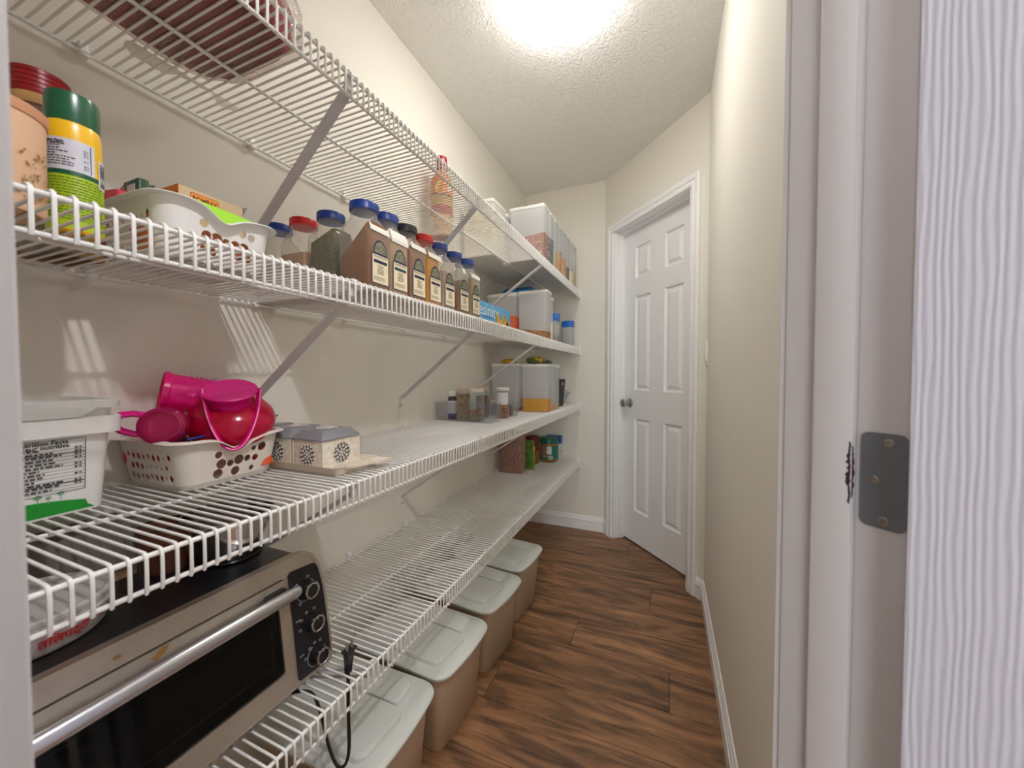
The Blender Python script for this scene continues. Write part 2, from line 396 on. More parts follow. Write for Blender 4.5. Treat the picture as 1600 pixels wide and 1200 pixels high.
# light switch on right wall
sw = thing('light_switch', 'white rocker light switch on the right wall beside the panelled door', 'switch', (XR, 1.972, 1.194))
obj('switch_plate', MB().box(-.006, 0, -.035, .035, -.0585, .0585), white_pl, sw, bevel=.002)
m = MB(); m.add([(-.006, -.017, -.034), (-.006, .017, -.034), (-.006, .017, .034), (-.006, -.017, .034), (-.008, -.017, -.034), (-.008, .017, -.034), (-.0125, .017, .034), (-.0125, -.017, .034)],
      [(0, 3, 2, 1), (4, 5, 6, 7), (0, 1, 5, 4), (1, 2, 6, 5), (2, 3, 7, 6), (3, 0, 4, 7)]); obj('rocker', m, white_pl, sw)
# near doorway jambs
t2 = struct('trim_2'); U3, V3 = Vector((U.x, U.y, 0)), Vector((V.x, V.y, 0)); LV = -.5987
jm = P('jamb_paint_dimmed', (196, 194, 196), .42, bump=(30, .0004, (1, 1, .1)))  # white trim paint, colour darkened to stand in for dimmer light at the doorway
m = MB(); slab(m, np_, 0, .104, 0, .018, 0, 2.036); obj('jamb', m, jm, t2, bevel=.0015)
m = MB(); slab(m, np_, 0, .104, LV-.018, LV, 0, 2.036); obj('jamb', m, jm, t2, bevel=.0015)
m = MB(); slab(m, np_, 0, .104, LV, 0, 2.018, 2.036); obj('head_jamb', m, jm, t2, bevel=.0015)
m = MB(); slab(m, np_, .036, .071, -.0115, 0, 0, 2.018); o = obj('door_stop', m, jm, t2, bevel=.0035)
m = MB(); slab(m, np_, .036, .071, LV, LV+.0115, 0, 2.018); obj('door_stop', m, jm, t2, bevel=.0035)
m = MB(); slab(m, np_, .036, .071, LV+.0115, -.0115, 2.0065, 2.018); obj('door_stop', m, jm, t2, bevel=.002)
CAS2 = [(a, b*.9) for a, b in CAS]
for (uu, nn) in ((.104, U3), (0, -U3)):
    if uu: 
        obj('casing_leg', moulding(MB(), CAS2, np_(uu, .003, 0), np_(uu, .003, 2.024), V3, nn, 0, 1), jm, t2, ang=20)
    obj('casing_leg', moulding(MB(), CAS2, np_(uu, LV-.003, 0), np_(uu, LV-.003, 2.024), -V3, nn, 0, 1), jm, t2, ang=20)
    obj('casing_head', moulding(MB(), CAS2, np_(uu, LV-.003, 2.024), np_(uu, .003, 2.024), (0, 0, 1), nn, -1, 1), jm, t2, ang=20)
sc = MB(); vs = []
for k in range(31):
    z = 1.034-.060*k/30; e = math.sin(math.pi*k/30)
    l = .0364+.0012*R.random(); r = l+.0008+.0030*e*R.random()+.0006
    vs += [np_(l, -.01185, z), np_(r, -.01185, z+.0004)]
sc.add(vs, [(2*i, 2*i+1, 2*i+3, 2*i+2) for i in range(30)])
vs = []
for k in range(31):
    z = 1.030-.050*k/30; e = math.sin(math.pi*k/30)
    vs += [np_(.03585, -.0110+.0004*R.random(), z), np_(.03585, -.0096+.0042*e*R.random(), z+.0004)]
sc.add(vs, [(2*i, 2*i+1, 2*i+3, 2*i+2) for i in range(30)])
obj('paint_scuff', sc, P('scuff_dark', (52, 28, 34), .8), t2, smooth=False, label='dark scuff on the door stop edge')
# near door, opened about 95 degrees
th = math.radians(95); Vd = math.cos(th)*V+math.sin(th)*U; Ud = -math.sin(th)*V+math.cos(th)*U
pin = P0+U*-.008
q = pin+Ud*.043+Vd*-.003
dirx = -Vd
d2 = struct('door_2', (q.x, q.y, .012), math.atan2(dirx.y, dirx.x))
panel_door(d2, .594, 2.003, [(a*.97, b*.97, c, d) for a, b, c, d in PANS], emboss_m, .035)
hg = obj('hinge', solid_sheet(MB(), rpoly(.0005, .0335, .9555, 1.0447, .006), [], lambda a, b: np_(a, -.0002, b), lambda a, b: np_(a, -.0022, b)), hinge_m, t2, smooth=False, label='grey steel hinge leaf with three screws')
for (uu, z) in ((.013, 1.036), (.0235, 1.0), (.0155, .963)):
    T = axis_frame(np_(uu, -.0020, z), -V3)
    obj('screw', MB().lathe([(.0042, 0), (.0042, .0006), (.0036, .0011), (.0018, .0011), (.0014, .0003)], T, 14), P('screw_zinc', (176, 172, 160), .3, 1.), hg)
T = axis_frame(np_(-.008, .003, .9555), (0, 0, 1)); obj('hinge_knuckle', MB().lathe([(.0055, 0), (.0055, .089)], T, 12), hinge_m, t2)

# ceiling lamp
cl = thing('ceiling_lamp', 'round white glass dome lamp glowing on the pantry ceiling', 'lamp', (-.350, 1.270, CZ))
obj('lamp_base', MB().lathe([(.135, 0), (.14, -.012), (.14, -.022)], None, 40), white_pl, cl)
glow = P('lamp_glass_lit', (255, 250, 244), .3, emit=((255, 253, 248), LAMP_EMIT))
obj('lamp_shade', MB().lathe([(.145, -.022), (.147, -.029), (.139, -.045), (.119, -.059), (.087, -.069), (.045, -.075), (.006, -.077)], None, 40), glow, cl)

# ---------------------------------------------------------------- wire shelving
ZS = [1.6723, 1.2767, .8842, .4871]; XF, XB, XM = -.5658, -.9655, -.7636
RW, RR = .0021, .0034; Y0, Y1, PITCHW = -.06, 2.606, .01488
wire = MB(); zt = RR+RW
wire.tube([(XB-.001, 0, zt), (XF-.006, 0, zt), (XF+.001, 0, zt-.0004), (XF+.0045, 0, zt-.0028), (XF+RR+RW, 0, zt-.009), (XF+RR+RW, 0, -.0395), (XF+RR+.0005, 0, -.0432)], RW, 6)
wire_me = mesh(wire, 'deck_wire', True, ang=60); wire_me.materials.append(white_wire)
def rail(x, z, r): return mesh(MB().tube([(x, Y0, z), (x, Y1, z)], r, 8), 'rail', True, ang=60)
rails = [('front_rail', rail(XF, 0, RR)), ('lip_rail', rail(XF, -.0402, RR*.95)), ('middle_rail', rail(XM, 0, RR)), ('back_rail', rail(XB, 0, RR))]
for _, me in rails: me.materials.append(white_wire)
clipm = MB().box(XL, XL+.012, -.006, .006, -.004, .019); clipm.box(XL, XL+.017, -.0065, .0065, -.0065, .0015)
clip_me = mesh(clipm, 'wall_clip', True, bevel=.0012); clip_me.materials.append(white_pl)
eb = MB().box(XF-.016, XF+.012, YF-.007, YF, -.052, .016); eb.box(XF-.012, XF+.010, YF-.024, YF-.006, -.048, -.038); eb.tube([(XF-.002, YF-.009, .010), (XF-.002, YF-.0045, .010)], .0035, 10)
eb_me = mesh(eb, 'end_bracket', True, bevel=.001); eb_me.materials.append(white_pl)
LBL = ['topmost white wire shelf, just below the ceiling', 'second white wire shelf from the top, carrying the spice jars', 'third white wire shelf from the top, carrying the pink cups', 'lowest white wire shelf, above the floor bins']
BR = [(.56, .625, -.26), (1.095, 1.20, -.29), (1.79, 1.945, -.29)]
shelves = []
for i, z in enumerate(ZS):
    sh = thing('wire_shelf', LBL[i], 'shelf', (0, 0, z), group='white wire pantry shelves'); shelves.append(sh)
    for nm, me in rails: link(nm, me, None, sh)
    y = Y0+.006+.003*i
    while y < Y1-.004:
        o = link('deck_wire', wire_me, None, sh); o.location = (0, y, 0); y += PITCHW
    for k in range(-1, 8):
        yc = .338+.2935*k
        if yc < YF-.05: o = link('wall_clip', clip_me, None, sh); o.location = (0, yc, 0)
    link('end_bracket', eb_me, None, sh)
    for bi, (ya, yw, dz) in enumerate(BR):
        if bi == 2 and i < 2: ya, yw = ((1.80, 1.825), (1.745, 1.80))[i]
        if i == 3:
            ya, yw, dz = ya+.04, ya+.05, -.175
        m = MB(); a = Vector((XF-.004, ya, -.022)); b = Vector((XL+.012, yw, dz+.018)); t = (b-a).normalized()
        m.bar(a, b, .019, .003, (t.z*-1, 0, t.x)); 
        nrm = Vector((-t.z, 0, t.x)).normalized(); sd = t.cross(nrm).normalized()
        for sg in (-1, 1): m.bar(a+sd*(sg*.0088)-nrm*.003, b+sd*(sg*.0088)-nrm*.003, .0014, .006, nrm)
        br = obj('brace', m, bracket_m, sh, smooth=False)
        hk = MB(); hk.tube([(XF-.006, ya, -.024), (XF-.0075, ya, -.006), (XF-.004, ya, .0052), (XF+.003, ya, .0062)], .0032, 6, sx=3.); obj('hook', hk, bracket_m, br)
        ft = MB().box(XL, XL+.004, yw-.008, yw+.008, dz-.022, dz+.022); ft.bar((XL+.003, yw, dz+.020), (XL+.016, yw, dz+.016), .015, .003)
        fo = obj('foot_plate', ft, white_pl, br, bevel=.0007)
        obj('screw', MB().lathe([(.0032, 0), (.0028, .0012), (.001, .0013)], axis_frame((XL+.004, yw, dz-.012), (1, 0, 0)), 10), hinge_m, br)
B1, B2, B3, B4 = [z+RR+2*RW for z in ZS]

# ---------------------------------------------------------------- spice jars
def fill_mat(n, c1, c2, sc=420, bump=.0012): return P(n, c1, .95, bump=(sc, bump), var=(c2, sc*.8))
def bars(mb, fn, rows):
    for (a0, a1, b, h) in rows: mb.add([fn(a0, b-h/2), fn(a1, b-h/2), fn(a1, b+h/2), fn(a0, b+h/2)], [(0, 1, 2, 3)])
    return mb
def cap_mesh(r, z0, z1, n=36):
    mb = MB(); loops = []
    for rad, z in ((r, z0), (r, z1-.003), (r-.0015, z1-.0008), (r-.004, z1), (r-.010, z1), (r-.0105, z1-.0012), (.002, z1-.0012)):
        k = 2 if rad == r else 0
        loops.append([((rad-(.0007 if (i % 2 and k) else 0))*math.cos(2*math.pi*i/n), (rad-(.0007 if (i % 2 and k) else 0))*math.sin(2*math.pi*i/n), z) for i in range(n)])
    return mb.loft(loops)
def spice_jar(x, y, cap, fill, frac, label, slope=0., lab=None, tape=None, capname='cap', rz=0., h=.196):
    t = thing('spice_jar', label, 'jar', (x, y, B2), rz, 'big spice jars on the second shelf')
    hx, hy = .044, .0335
    body = MB(); L = [rr(hx-.003, hy-.003, .009, .0005), rr(hx, hy, .010, .005), rr(hx, hy, .010, .130), rr(hx-.004, hy-.003, .012, .144)]
    def circ_loop(r, z): return [((r*math.cos(a), r*math.sin(a), z)) for a in [math.radians((90*q)+90*k/4*.999+0.0) for q in range(4) for k in range(5)]]
    L += [rr(hx-.012, hy-.006, .018, .156), circ_loop(.0285, .164), circ_loop(.0275, .184)]
    body.loft(L, True, True); obj('jar_body', body, clear_jar, t, ang=50)
    ft = .006+(.140)*frac; fl_ = MB(); q = .0018
    base = [rr(hx-.004, hy-.004, .009, .002), rr(hx-q, hy-q, .009, .0055)]
    top = [(a, b, ft+slope*a*.9+R.uniform(-.001, .001)) for a, b, _ in rr(hx-q-(0 if ft < .135 else .004), hy-q-(0 if ft < .135 else .003), .009, 0)]
    fl_.loft(base+[top], True, True); obj('contents', fl_, fill, t, ang=40)
    obj(capname, cap_mesh(.0318, h-.0185, h), cap, t, ang=40)
    if lab:
        X = hx+.0006; f = lambda dx: (lambda a, b: (X+dx, a, b*.93))
        out = [(-.0265, .014), (.0265, .014), (.0265, .084), (.0215, .084)]+[(.0205*math.cos(math.radians(w)), .088+.030*math.sin(math.radians(w))) for w in range(0, 181, 15)]+[(-.0215, .084), (-.0265, .084)]
        lb = MB(); vs, fs = sheet(out); lb.add([f(0)(v[0], v[1]) for v in vs], fs); lo = obj('label', lb, navy, t, smooth=False, label='cream label with dark border and arched top')
        lb = MB(); lb.add([f(.0002)(*p) for p in ((-.0245, .016), (.0245, .016), (.0245, .082), (-.0245, .082))], [(0, 1, 2, 3)]); obj('label_panel', lb, cream_paper, lo, smooth=False)
        arch = [(.0185*math.cos(math.radians(w)), .0865+.027*math.sin(math.radians(w))) for w in range(0, 181, 15)]
        vs, fs = sheet(arch); lb = MB(); lb.add([f(.0003)(v[0], v[1]) for v in vs], fs); obj('label_picture', lb, art_m, lo, smooth=False)
        lb = bars(MB(), f(.0004), [(-.0205, .0205, .0665, .0075)]); obj('label_band', lb, lab, lo, smooth=False)
        text('label_text', 'TRADE EAST', .0082, f(.0005) if True else None, black_ink, lo).location.z = .072
        rows = [(-w, w, z, .0019) for w, z in ((.009, .057), (.0075, .0525), (.010, .048), (.0105, .0435), (.0095, .0395))]+[(-.021, .013, .029, .0016), (-.021, .016, .0255, .0008), (-.021, .011, .023, .0008)]
        obj('label_print', bars(MB(), f(.0004), rows), brown_ink, lo, smooth=False)
    if tape:
        z0, z1, w = tape
        tp = MB(); X = hx+.0005
        pts = [(X, z0-.001), (X, .130), (X-.0042, .1435), (X-.0115, .156), (X-.014, .16)]
        sel = [p for p in pts if z0 <= p[1] <= z1] or [pts[0]]
        def xat(z):
            for (xa, za), (xb, zb) in zip(pts, pts[1:]):
                if za <= z <= zb: return xa+(xb-xa)*(z-za)/(zb-za)+.0005
            return X
        zz = sorted({z0, z1} | {p[1] for p in pts if z0 < p[1] < z1}); vs = []
        for z in zz: vs += [(xat(z), -w+ (0), z), (xat(z), w, z)]
        tp.add(vs, [(2*i, 2*i+1, 2*i+3, 2*i+2) for i in range(len(zz)-1)])
        to = obj('name_tape', tp, P('tape_white', (236, 234, 226), .6), t, smooth=False, label='white strip of masking tape')
    return t
blue = P('blue_cap', (18, 62, 148), .35); red = P('red_cap', (205, 24, 28), .35); blackcap = P('black_cap', (38, 38, 42), .4)
F_brown = fill_mat('spice_brown', (150, 105, 68), (134, 92, 58)); F_tan = fill_mat('spice_tan', (186, 158, 124), (172, 144, 112))
F_cocoa = fill_mat('spice_cocoa', (160, 116, 84), (146, 104, 76)); F_turm = fill_mat('spice_turmeric', (226, 160, 18), (214, 148, 14))
F_herb = P('dried_green_herb', (70, 74, 42), .95, bump=(260, .004), var=((120, 116, 76), 330)); F_grey = fill_mat('spice_grey_rose', (190, 170, 160), (176, 156, 148))
F_salmon = fill_mat('spice_salmon', (196, 160, 134), (186, 148, 120)); F_rust = fill_mat('spice_rust', (166, 122, 92), (150, 104, 76)); F_beige = fill_mat('spice_beige', (186, 168, 140), (176, 156, 126))
spice_jar(-.925, .668, blue, F_beige, .62, 'spice jar with blue cap nearest the wall, right behind the white basket')
spice_jar(-.835, .668, red, F_salmon, .72, 'red capped spice jar of pale pinkish powder beside the white basket')
spice_jar(-.743, .668, blue, F_herb, .93, 'blue capped jar full of dark green dried herbs', .42)
spice_jar(-.630, .657, blue, F_brown, .72, 'foremost and tallest looking blue capped jar, half filled with sloping brown powder', 1.0, navy, (.126, .142, .030))
spice_jar(-.630, .7245, blue, F_tan, .84, 'blue capped jar of tan powder with wide white tape, left of the black capped jar', .1, teal_ink, (.122, .152, .030))
spice_jar(-.630, .798, blackcap, F_cocoa, .90, 'only black capped spice jar, filled with cocoa coloured powder', .1, navy, (.130, .144, .031))
spice_jar(-.630, .871, red, F_turm, .99, 'red capped jar of bright yellow turmeric powder', 0, navy, (.129, .143, .031))
spice_jar(-.630, .945, blue, F_grey, .72, 'blue capped jar of greyish pink powder just beyond the yellow jar', .1, navy)
spice_jar(-.630, 1.030, blue, F_rust, .42, 'blue capped jar with a small square white sticker, rusty powder low inside', .1, navy, (.128, .146, .009))
spice_jar(-.630, 1.108, blue, F_beige, .85, 'last blue capped spice jar, touching the light blue box', .1, teal_ink, (.130, .144, .030))

# ---------------------------------------------------------------- second shelf, left end
def nutrition(parent, fn, w, h, title, nrow, seed=3, tx=None, ts=1.25):
    """printed facts panel: frame, ruled rows, small type strokes"""
    r = random.Random(seed); lb = MB(); th_ = .0008
    bars(lb, fn, [(-w/2, w/2, h/2, th_), (-w/2, w/2, -h/2, th_)])
    for a in (-w/2, w/2): lb.add([fn(a-th_/2, -h/2), fn(a+th_/2, -h/2), fn(a+th_/2, h/2), fn(a-th_/2, h/2)], [(0, 1, 2, 3)])
    hz = h/(nrow+3)
    for k in range(nrow):
        b = h/2-hz*(k+2.7); 
        bars(lb, fn, [(-w/2, w/2, b-hz*.5, th_*(1.6 if k in (1, nrow-3) else .6))])
        a = -w*.47; end = -w*.47+w*r.uniform(.35, .72)
        while a < end:
            ww = w*r.uniform(.03, .09); bars(lb, fn, [(a, min(a+ww, end), b, hz*.42)]); a += ww+w*.018
        if r.random() < .6: bars(lb, fn, [(w*.37, w*.405, b, hz*.42), (w*.425, w*.45, b, hz*.42)])
    obj('facts_print', lb, black_ink, parent, smooth=False)
    text('facts_title', title, hz*ts, lambda a, b: fn(a+(-w*.47 if tx is None else tx), b+h/2-hz*1.3), black_ink, parent, 'LEFT', 1.0, .72, .0002)

can = thing('spray_can', 'tall yellow and lime green canister with dark green cap on second shelf', 'canister', (-.735, .245, B2))
RC = .0262
obj('can_body', MB().lathe([(.023, 0), (RC, .003), (RC, .124), (RC*.99, .132), (RC*.96, .139), (RC*.92, .143)], None, 40), P('can_yellow', (242, 190, 12), .3, coat=.5), can)
obj('cap', MB().lathe([(.0246, .142), (.0250, .144), (.0250, .174), (.0238, .180), (.019, .1825), (.004, .183)], None, 40), P('dark_green_cap', (10, 84, 52), .28, coat=.4), can)
az = math.degrees(math.atan2(-.245, .735))
obj('lime_band', cyl_patch(MB(), RC+.0003, 0, 360, .004, .074, n=40), P('lime_print', (170, 198, 28), .35), can)
obj('green_stripe', cyl_patch(MB(), RC+.0005, 0, 360, .072, .078, n=40), P('green_stripe', (16, 84, 52), .4), can)
obj('facts_panel', cyl_patch(MB(), RC+.0007, az-88, az+42, .078, .118, n=16), P('label_pale', (206, 208, 220), .5), can)
def canf(a, b): w = math.radians(az-22)+a/RC; return ((RC+.0010)*math.cos(w), (RC+.0010)*math.sin(w), .098+b)
nutrition(can, canf, .050, .036, 'Nutrition Facts\nValeur nutritive', 8)
obj('barcode_panel', cyl_patch(MB(), RC+.0007, az+52, az+84, .066, .104, n=6), P('label_pale'if 0 else 'label_pale2', (222, 222, 228), .5), can)
bc = MB(); 
for k in range(14): cyl_patch(bc, RC+.001, az+56, az+80, .070+.0022*k, .070+.0022*k+R.choice((.0006, .0011, .0015)), n=4)
obj('barcode', bc, black_ink, can, smooth=False)
def canf2(a, b): w = math.radians(az-15)+a/RC; return ((RC+.0008)*math.cos(w), (RC+.0008)*math.sin(w), .040+b)
rows = []
for k in range(15):
    a = -.036
    while a < .034:
        ww = R.uniform(.002, .006); rows.append((a, a+ww, .028-.0037*k, .0012)); a += ww+.001
obj('fine_print', bars(MB(), canf2, rows), P('print_green', (66, 108, 36), .7), can, smooth=False)

tub = thing('peach_tub', 'peach coloured round tub at the left end, cut by the door jamb', 'tub', (-.705, .1665, B2))
tub.scale = (1, 1, .945)
obj('tub_body', MB().lathe([(.041, 0), (.043, .004), (.044, .118), (.044, .122)], None, 40), P('peach_paper', (222, 182, 148), .6), tub)
obj('lid', MB().lathe([(.0452, .114), (.0462, .118), (.0462, .126), (.043, .128), (.004, .127)], None, 40), P('peach_lid', (205, 148, 112), .5), tub)
az2 = math.degrees(math.atan2(-.16, .705))
obj('dark_label', cyl_patch(MB(), .0448, az2-20, az2+16, .008, .036, n=8), P('label_dark', (70, 40, 40), .6), tub, label='small dark printed label near the base')
lf = MB()
for k in range(70):
    w = math.radians(az2+R.uniform(28, 82)); z = .012+.062*R.random()**1.6
    p = Vector((.0450*math.cos(w), .0450*math.sin(w), z)); t_ = Vector((-math.sin(w), math.cos(w), 0)); a = R.uniform(0, 3.1); d = t_*math.cos(a)+Vector((0, 0, 1))*math.sin(a); e = t_*-math.sin(a)+Vector((0, 0, 1))*math.cos(a)
    l = R.uniform(.0015, .004); lf.add([p-d*l, p+e*l*.4, p+d*l, p-e*l*.4], [(0, 1, 2, 3)])
obj('printed_leaves', lf, P('leaf_print', (140, 106, 52), .7), tub, smooth=False)
rj = thing('red_lidded_bottle', 'clear bottle with ridged red lid behind the peach tub', 'bottle', (-.872, .258, B2+.0))
obj('bottle_body', MB().lathe([(.030, 0), (.033, .006), (.033, .150), (.030, .168), (.0265, .178), (.0265, .186)], None, 32), clear_jar, rj)
obj('contents', MB().lathe([(.029, .002), (.0315, .006), (.0315, .120)], None, 24), P('pale_seed', (176, 168, 138), .9, bump=(300, .002), var=((140, 134, 104), 260)), rj)
obj('tan_band', MB().lathe([(.0300, .184), (.0300, .198)], None, 32, c0=False, c1=False), P('tan_band', (206, 160, 98), .5), rj)
rj.scale = (1, 1, 1.13)
lidp = [(.0305, .197)]
for k in range(5): lidp += [(.0312, .199+.006*k), (.0312, .2035+.006*k), (.0304, .2045+.006*k)]
lidp += [(.029, .2285), (.004, .229)]
obj('cap', MB().lathe(lidp, None, 36), P('deep_red_cap', (150, 22, 30), .35), rj)
tn = thing('flat_brown_box', 'flat brown box lying under the shelf wires behind the canister', 'box', (-.905, .285, B2), .12)
obj('carton', MB().box(-.045, .045, -.03, .03, 0, .03), P('brown_carton', (120, 88, 50), .7), tn, bevel=.001)

# ---------------------------------------------------------------- perforated baskets
def basket(t, hx, hy, h, mat, front_wave, near_wave, seed, rim_mat=None):
    """tapered tub with round holes; +x is the front, -y the near end; the wavy rim is lower where wave(a)<0"""
    cr = .028; k0 = .86
    def P_(side, a, tt, off=0.):
        # side: 0 front(+x),1 far(+y),2 back(-x),3 near(-y); a in [0,1] along the side counter-clockwise
        def pt(lx, ly, c):
            sx, sy = lx-c, ly-c
            if side == 0: return (lx+off, -sy+2*sy*a)
            if side == 1: return (sx-2*sx*a, ly+off)
            if side == 2: return (-lx-off, sy-2*sy*a)
            return (-sx+2*sx*a, -ly-off)
        q0 = pt(hx*k0, hy*k0, cr*.8); q1 = pt(hx, hy, cr); s_ = tt/h
        return (q0[0]+(q1[0]-q0[0])*s_, q0[1]+(q1[1]-q0[1])*s_, tt)
    waves = [front_wave, near_wave, front_wave, near_wave]
    r = random.Random(seed); m = MB()
    for side in range(4):
        Ls = 2*((hy if side % 2 == 0 else hx)-cr)
        top = [(1-i/20, h+waves[side](1-i/20)) for i in range(21)]
        outer = [(0, .010), (1, .010)]+top
        holes = []
        front = side % 2 == 0
        nc = 6 if front else 9; a0, a1 = (.20, .97) if front else (.04, .97)
        for i in range(nc):
            for j in range(3):
                a = a0+(a1-a0)*(i+.5+(.22 if j % 2 else -.12))/nc; rad = r.choice((.0088, .0066, .0050, .0094)) if front else r.choice((.0062, .0050, .0034, .0068))
                z = .020+.0195*j+r.uniform(-.002, .002)
                if z+rad < h+waves[side](max(0, min(1, a)))-.010 and .03 < a-rad/Ls and a+rad/Ls < .97 and z-rad > .0115:
                    holes.append(circ(a, z, rad/Ls, rad, 14))
        outer2 = [(a, z) for a, z in outer]
        solid_sheet(m, outer2, holes, lambda a, b, s=side: P_(s, a, b), lambda a, b, s=side: P_(s, a, b, -.0018))
    for ci_, (sx, sy) in enumerate(((1, 1), (-1, 1), (-1, -1), (1, -1))):
        loops = []
        for z, kk in ((.010, 0), (h, 1)):
            s_ = z/h; lx, ly, c = hx*k0+(hx-hx*k0)*s_, hy*k0+(hy-hy*k0)*s_, cr*.8+(cr-cr*.8)*s_
            wv = waves[0](1 if sy > 0 else 0) if False else 0
            loops.append([(sx*(lx-c)+c*math.cos(math.radians(ci_*90+q*15)), sy*(ly-c)+c*math.sin(math.radians(ci_*90+q*15)), z) for q in range(7)])
        m.add(loops[0]+loops[1], [(i, i+1, 8+i, 7+i) for i in range(6)])
    lo0 = rr(hx*k0*.96, hy*k0*.96, cr*.7, 0, n=6); lo1 = rr(hx*k0+.0012, hy*k0+.0012, cr*.8, .010, n=6)
    m.loft([lo0, lo1], True, False)
    obj('basket_wall', m, mat, t, ang=30)
    # rim flange following the wavy edge
    path = []
    for side in range(4):
        for i in range(0, 21): 
            a = i/20; q = P_(side, a, h); qo = P_(side, a, h, 1.); d = Vector((qo[0]-q[0], qo[1]-q[1], 0)); path.append((Vector((q[0], q[1], h+waves[side](a))), d))
        sx, sy = ((1, 1), (-1, 1), (-1, -1), (1, -1))[side]
        for q_ in range(1, 6):
            an = math.radians(side*90+q_*15); d = Vector((math.cos(an), math.sin(an), 0)); path.append((Vector((sx*(hx-cr), sy*(hy-cr), h))+d*cr, d))
    rim = MB(); n = len(path); sec = [(-.0018, 0), (.003, .0012), (.011, -.0012), (.0125, -.0028), (.0115, -.0036), (.003, -.0016), (0, -.003)]
    vs = [p+d*o+Vector((0, 0, zz)) for p, d in path for o, zz in sec]; k = len(sec)
    rim.add(vs, [(i*k+j, ((i+1) % n)*k+j, ((i+1) % n)*k+(j+1) % k, i*k+(j+1) % k) for i in range(n) for j in range(k)])
    obj('rim', rim, rim_mat or mat, t, ang=40)
def bump_(a, c, w): x = (a-c)/w; return math.exp(-x*x)
fwave = lambda a: -.021*bump_(a, .46, .20)-.004*bump_(a, .75, .2)
nwave = lambda a: .002*math.sin(a*3.14159)
b2 = thing('perforated_basket', 'white basket with round holes and lime green edge, full of food boxes', 'basket', (-.790, .402, B2), 0, 'white perforated baskets')
basket(b2, .103, .088, .088, white_pl, fwave, nwave, 5)
gl = MB(); pts = []
for i in range(21):
    a = i/20; y = -.050+.112*a; zt_ = .0945-.004*a*a
    pts.append((y, zt_))
poly = [(-.050, .072), (.062, .072)]+pts[::-1]
solid_sheet(gl, poly, [], lambda a, b: (.0945, a, b), lambda a, b: (.0915, a, b)); obj('grip_insert', gl, P('lime_grip', (164, 226, 60), .45), b2, smooth=False, label='lime green insert showing along the front rim')
b3 = thing('perforated_basket', 'white basket with round holes, heaped with pink cups and bowls', 'basket', (-.868, .458, B3), .03, 'white perforated baskets')
basket(b3, .105, .094, .090, offwhite_pl, fwave, nwave, 11)

def carton(name, label, mat, c, d, rz=0., tilt=None, open_flap=None, cat='box'):
    t = thing(name, label, cat, c, rz)
    if tilt: t.rotation_euler = tilt
    x, y, z = d
    obj('carton', MB().box(-x/2, x/2, -y/2, y/2, 0, z), mat, t, bevel=.0008)
    return t
zb = B2+.012
t = carton('red_carton', 'red opened carton at the near end of the white basket', P('red_card', (186, 24, 44), .3, coat=.5), (-.872, .338, zb), (.05, .026, .112), 0, (.0, 0, .18))
m = MB(); m.add([(-.025, .013, .112), (.025, .013, .112), (.025, .026, .140), (-.025, .026, .140), (-.025, .0122, .112), (.025, .0122, .112), (.025, .0252, .140), (-.025, .0252, .140)], [(0, 1, 2, 3), (7, 6, 5, 4), (2, 3, 7, 6)])
obj('open_flap', m, P('red_card', (0, 0, 0)), t, smooth=False)
t = carton('green_packet', 'dark green and white packet standing behind the red carton', P('dark_green_card', (22, 70, 44), .4), (-.865, .363, zb), (.05, .014, .142), 0)
obj('white_window', MB().box(-.012, .012, -.0078, -.0070, .112, .134), P('card_white', (214, 214, 208), .5), t, smooth=False)
m = MB().box(-.022, .022, -.006, .006, .0, .148); t = thing('foil_sachet', 'crumpled silver sachet between the green packet and orange box', 'packet', (-.872, .381, zb), .2)
obj('pouch', MB().loft([[(-.024, -.005, 0), (.024, -.005, 0), (.024, .005, 0), (-.024, .005, 0)], [(-.025, -.007, .06), (.024, -.004, .06), (.024, .006, .06), (-.023, .005, .06)], [(-.024, -.001, .148), (.022, -.004, .142), (.022, -.002, .142), (-.024, .002, .149)]]), P('foil', (170, 172, 172), .3, .8, bump=(90, .003)), t)
# tan box with orange end and name plate
t = thing('spice_mix_box', 'tan box with orange end and orange BOMBAY plate in the basket', 'box', (-.800, .385, zb), 0)
obj('carton', MB().box(-.052, .016, 0, .106, .0, .134), P('tan_card', (200, 176, 138), .6), t, bevel=.0008)
obj('orange_end', MB().box(-.0522, .0162, -.0008, .0004, .0, .1342), P('orange_card', (212, 118, 26), .45), t, smooth=False)
obj('brown_corner', MB().box(-.004, .0164, -.0012, -.0006, .0, .122), P('brown_card', (134, 84, 26), .5), t, smooth=False)
T = axis_frame((.0058, -.0012, .112), (0, -1, 0)); obj('white_ring', MB().lathe([(.0055, 0), (.0055, .0004), (.0035, .0004), (.0035, 0)], T, 18, c0=False, c1=False), P('card_white', (0,)*3), t, smooth=False)
fb = lambda dx: (lambda a, b: (.0162+dx, .040+a*.72, .1178+b*.9))
pl = MB(); vs, fs = sheet(rpoly(-.032, .032, -.0115, .0115, .004)); pl.add([fb(.0002)(v[0], v[1]) for v in vs], fs); po = obj('name_plate', pl, P('plate_red', (176, 40, 22), .5), t, smooth=False)
pl = MB(); vs, fs = sheet(rpoly(-.0305, .0305, -.010, .010, .003)); pl.add([fb(.0004)(v[0], v[1]) for v in vs], fs); obj('plate_face', pl, P('plate_orange', (240, 158, 46), .5), po, smooth=False)
text('plate_text', 'BOMBAY', .0150, fb(.0006), P('plate_ink', (92, 34, 20), .6), po, 'CENTER', .92, 1, .0004)
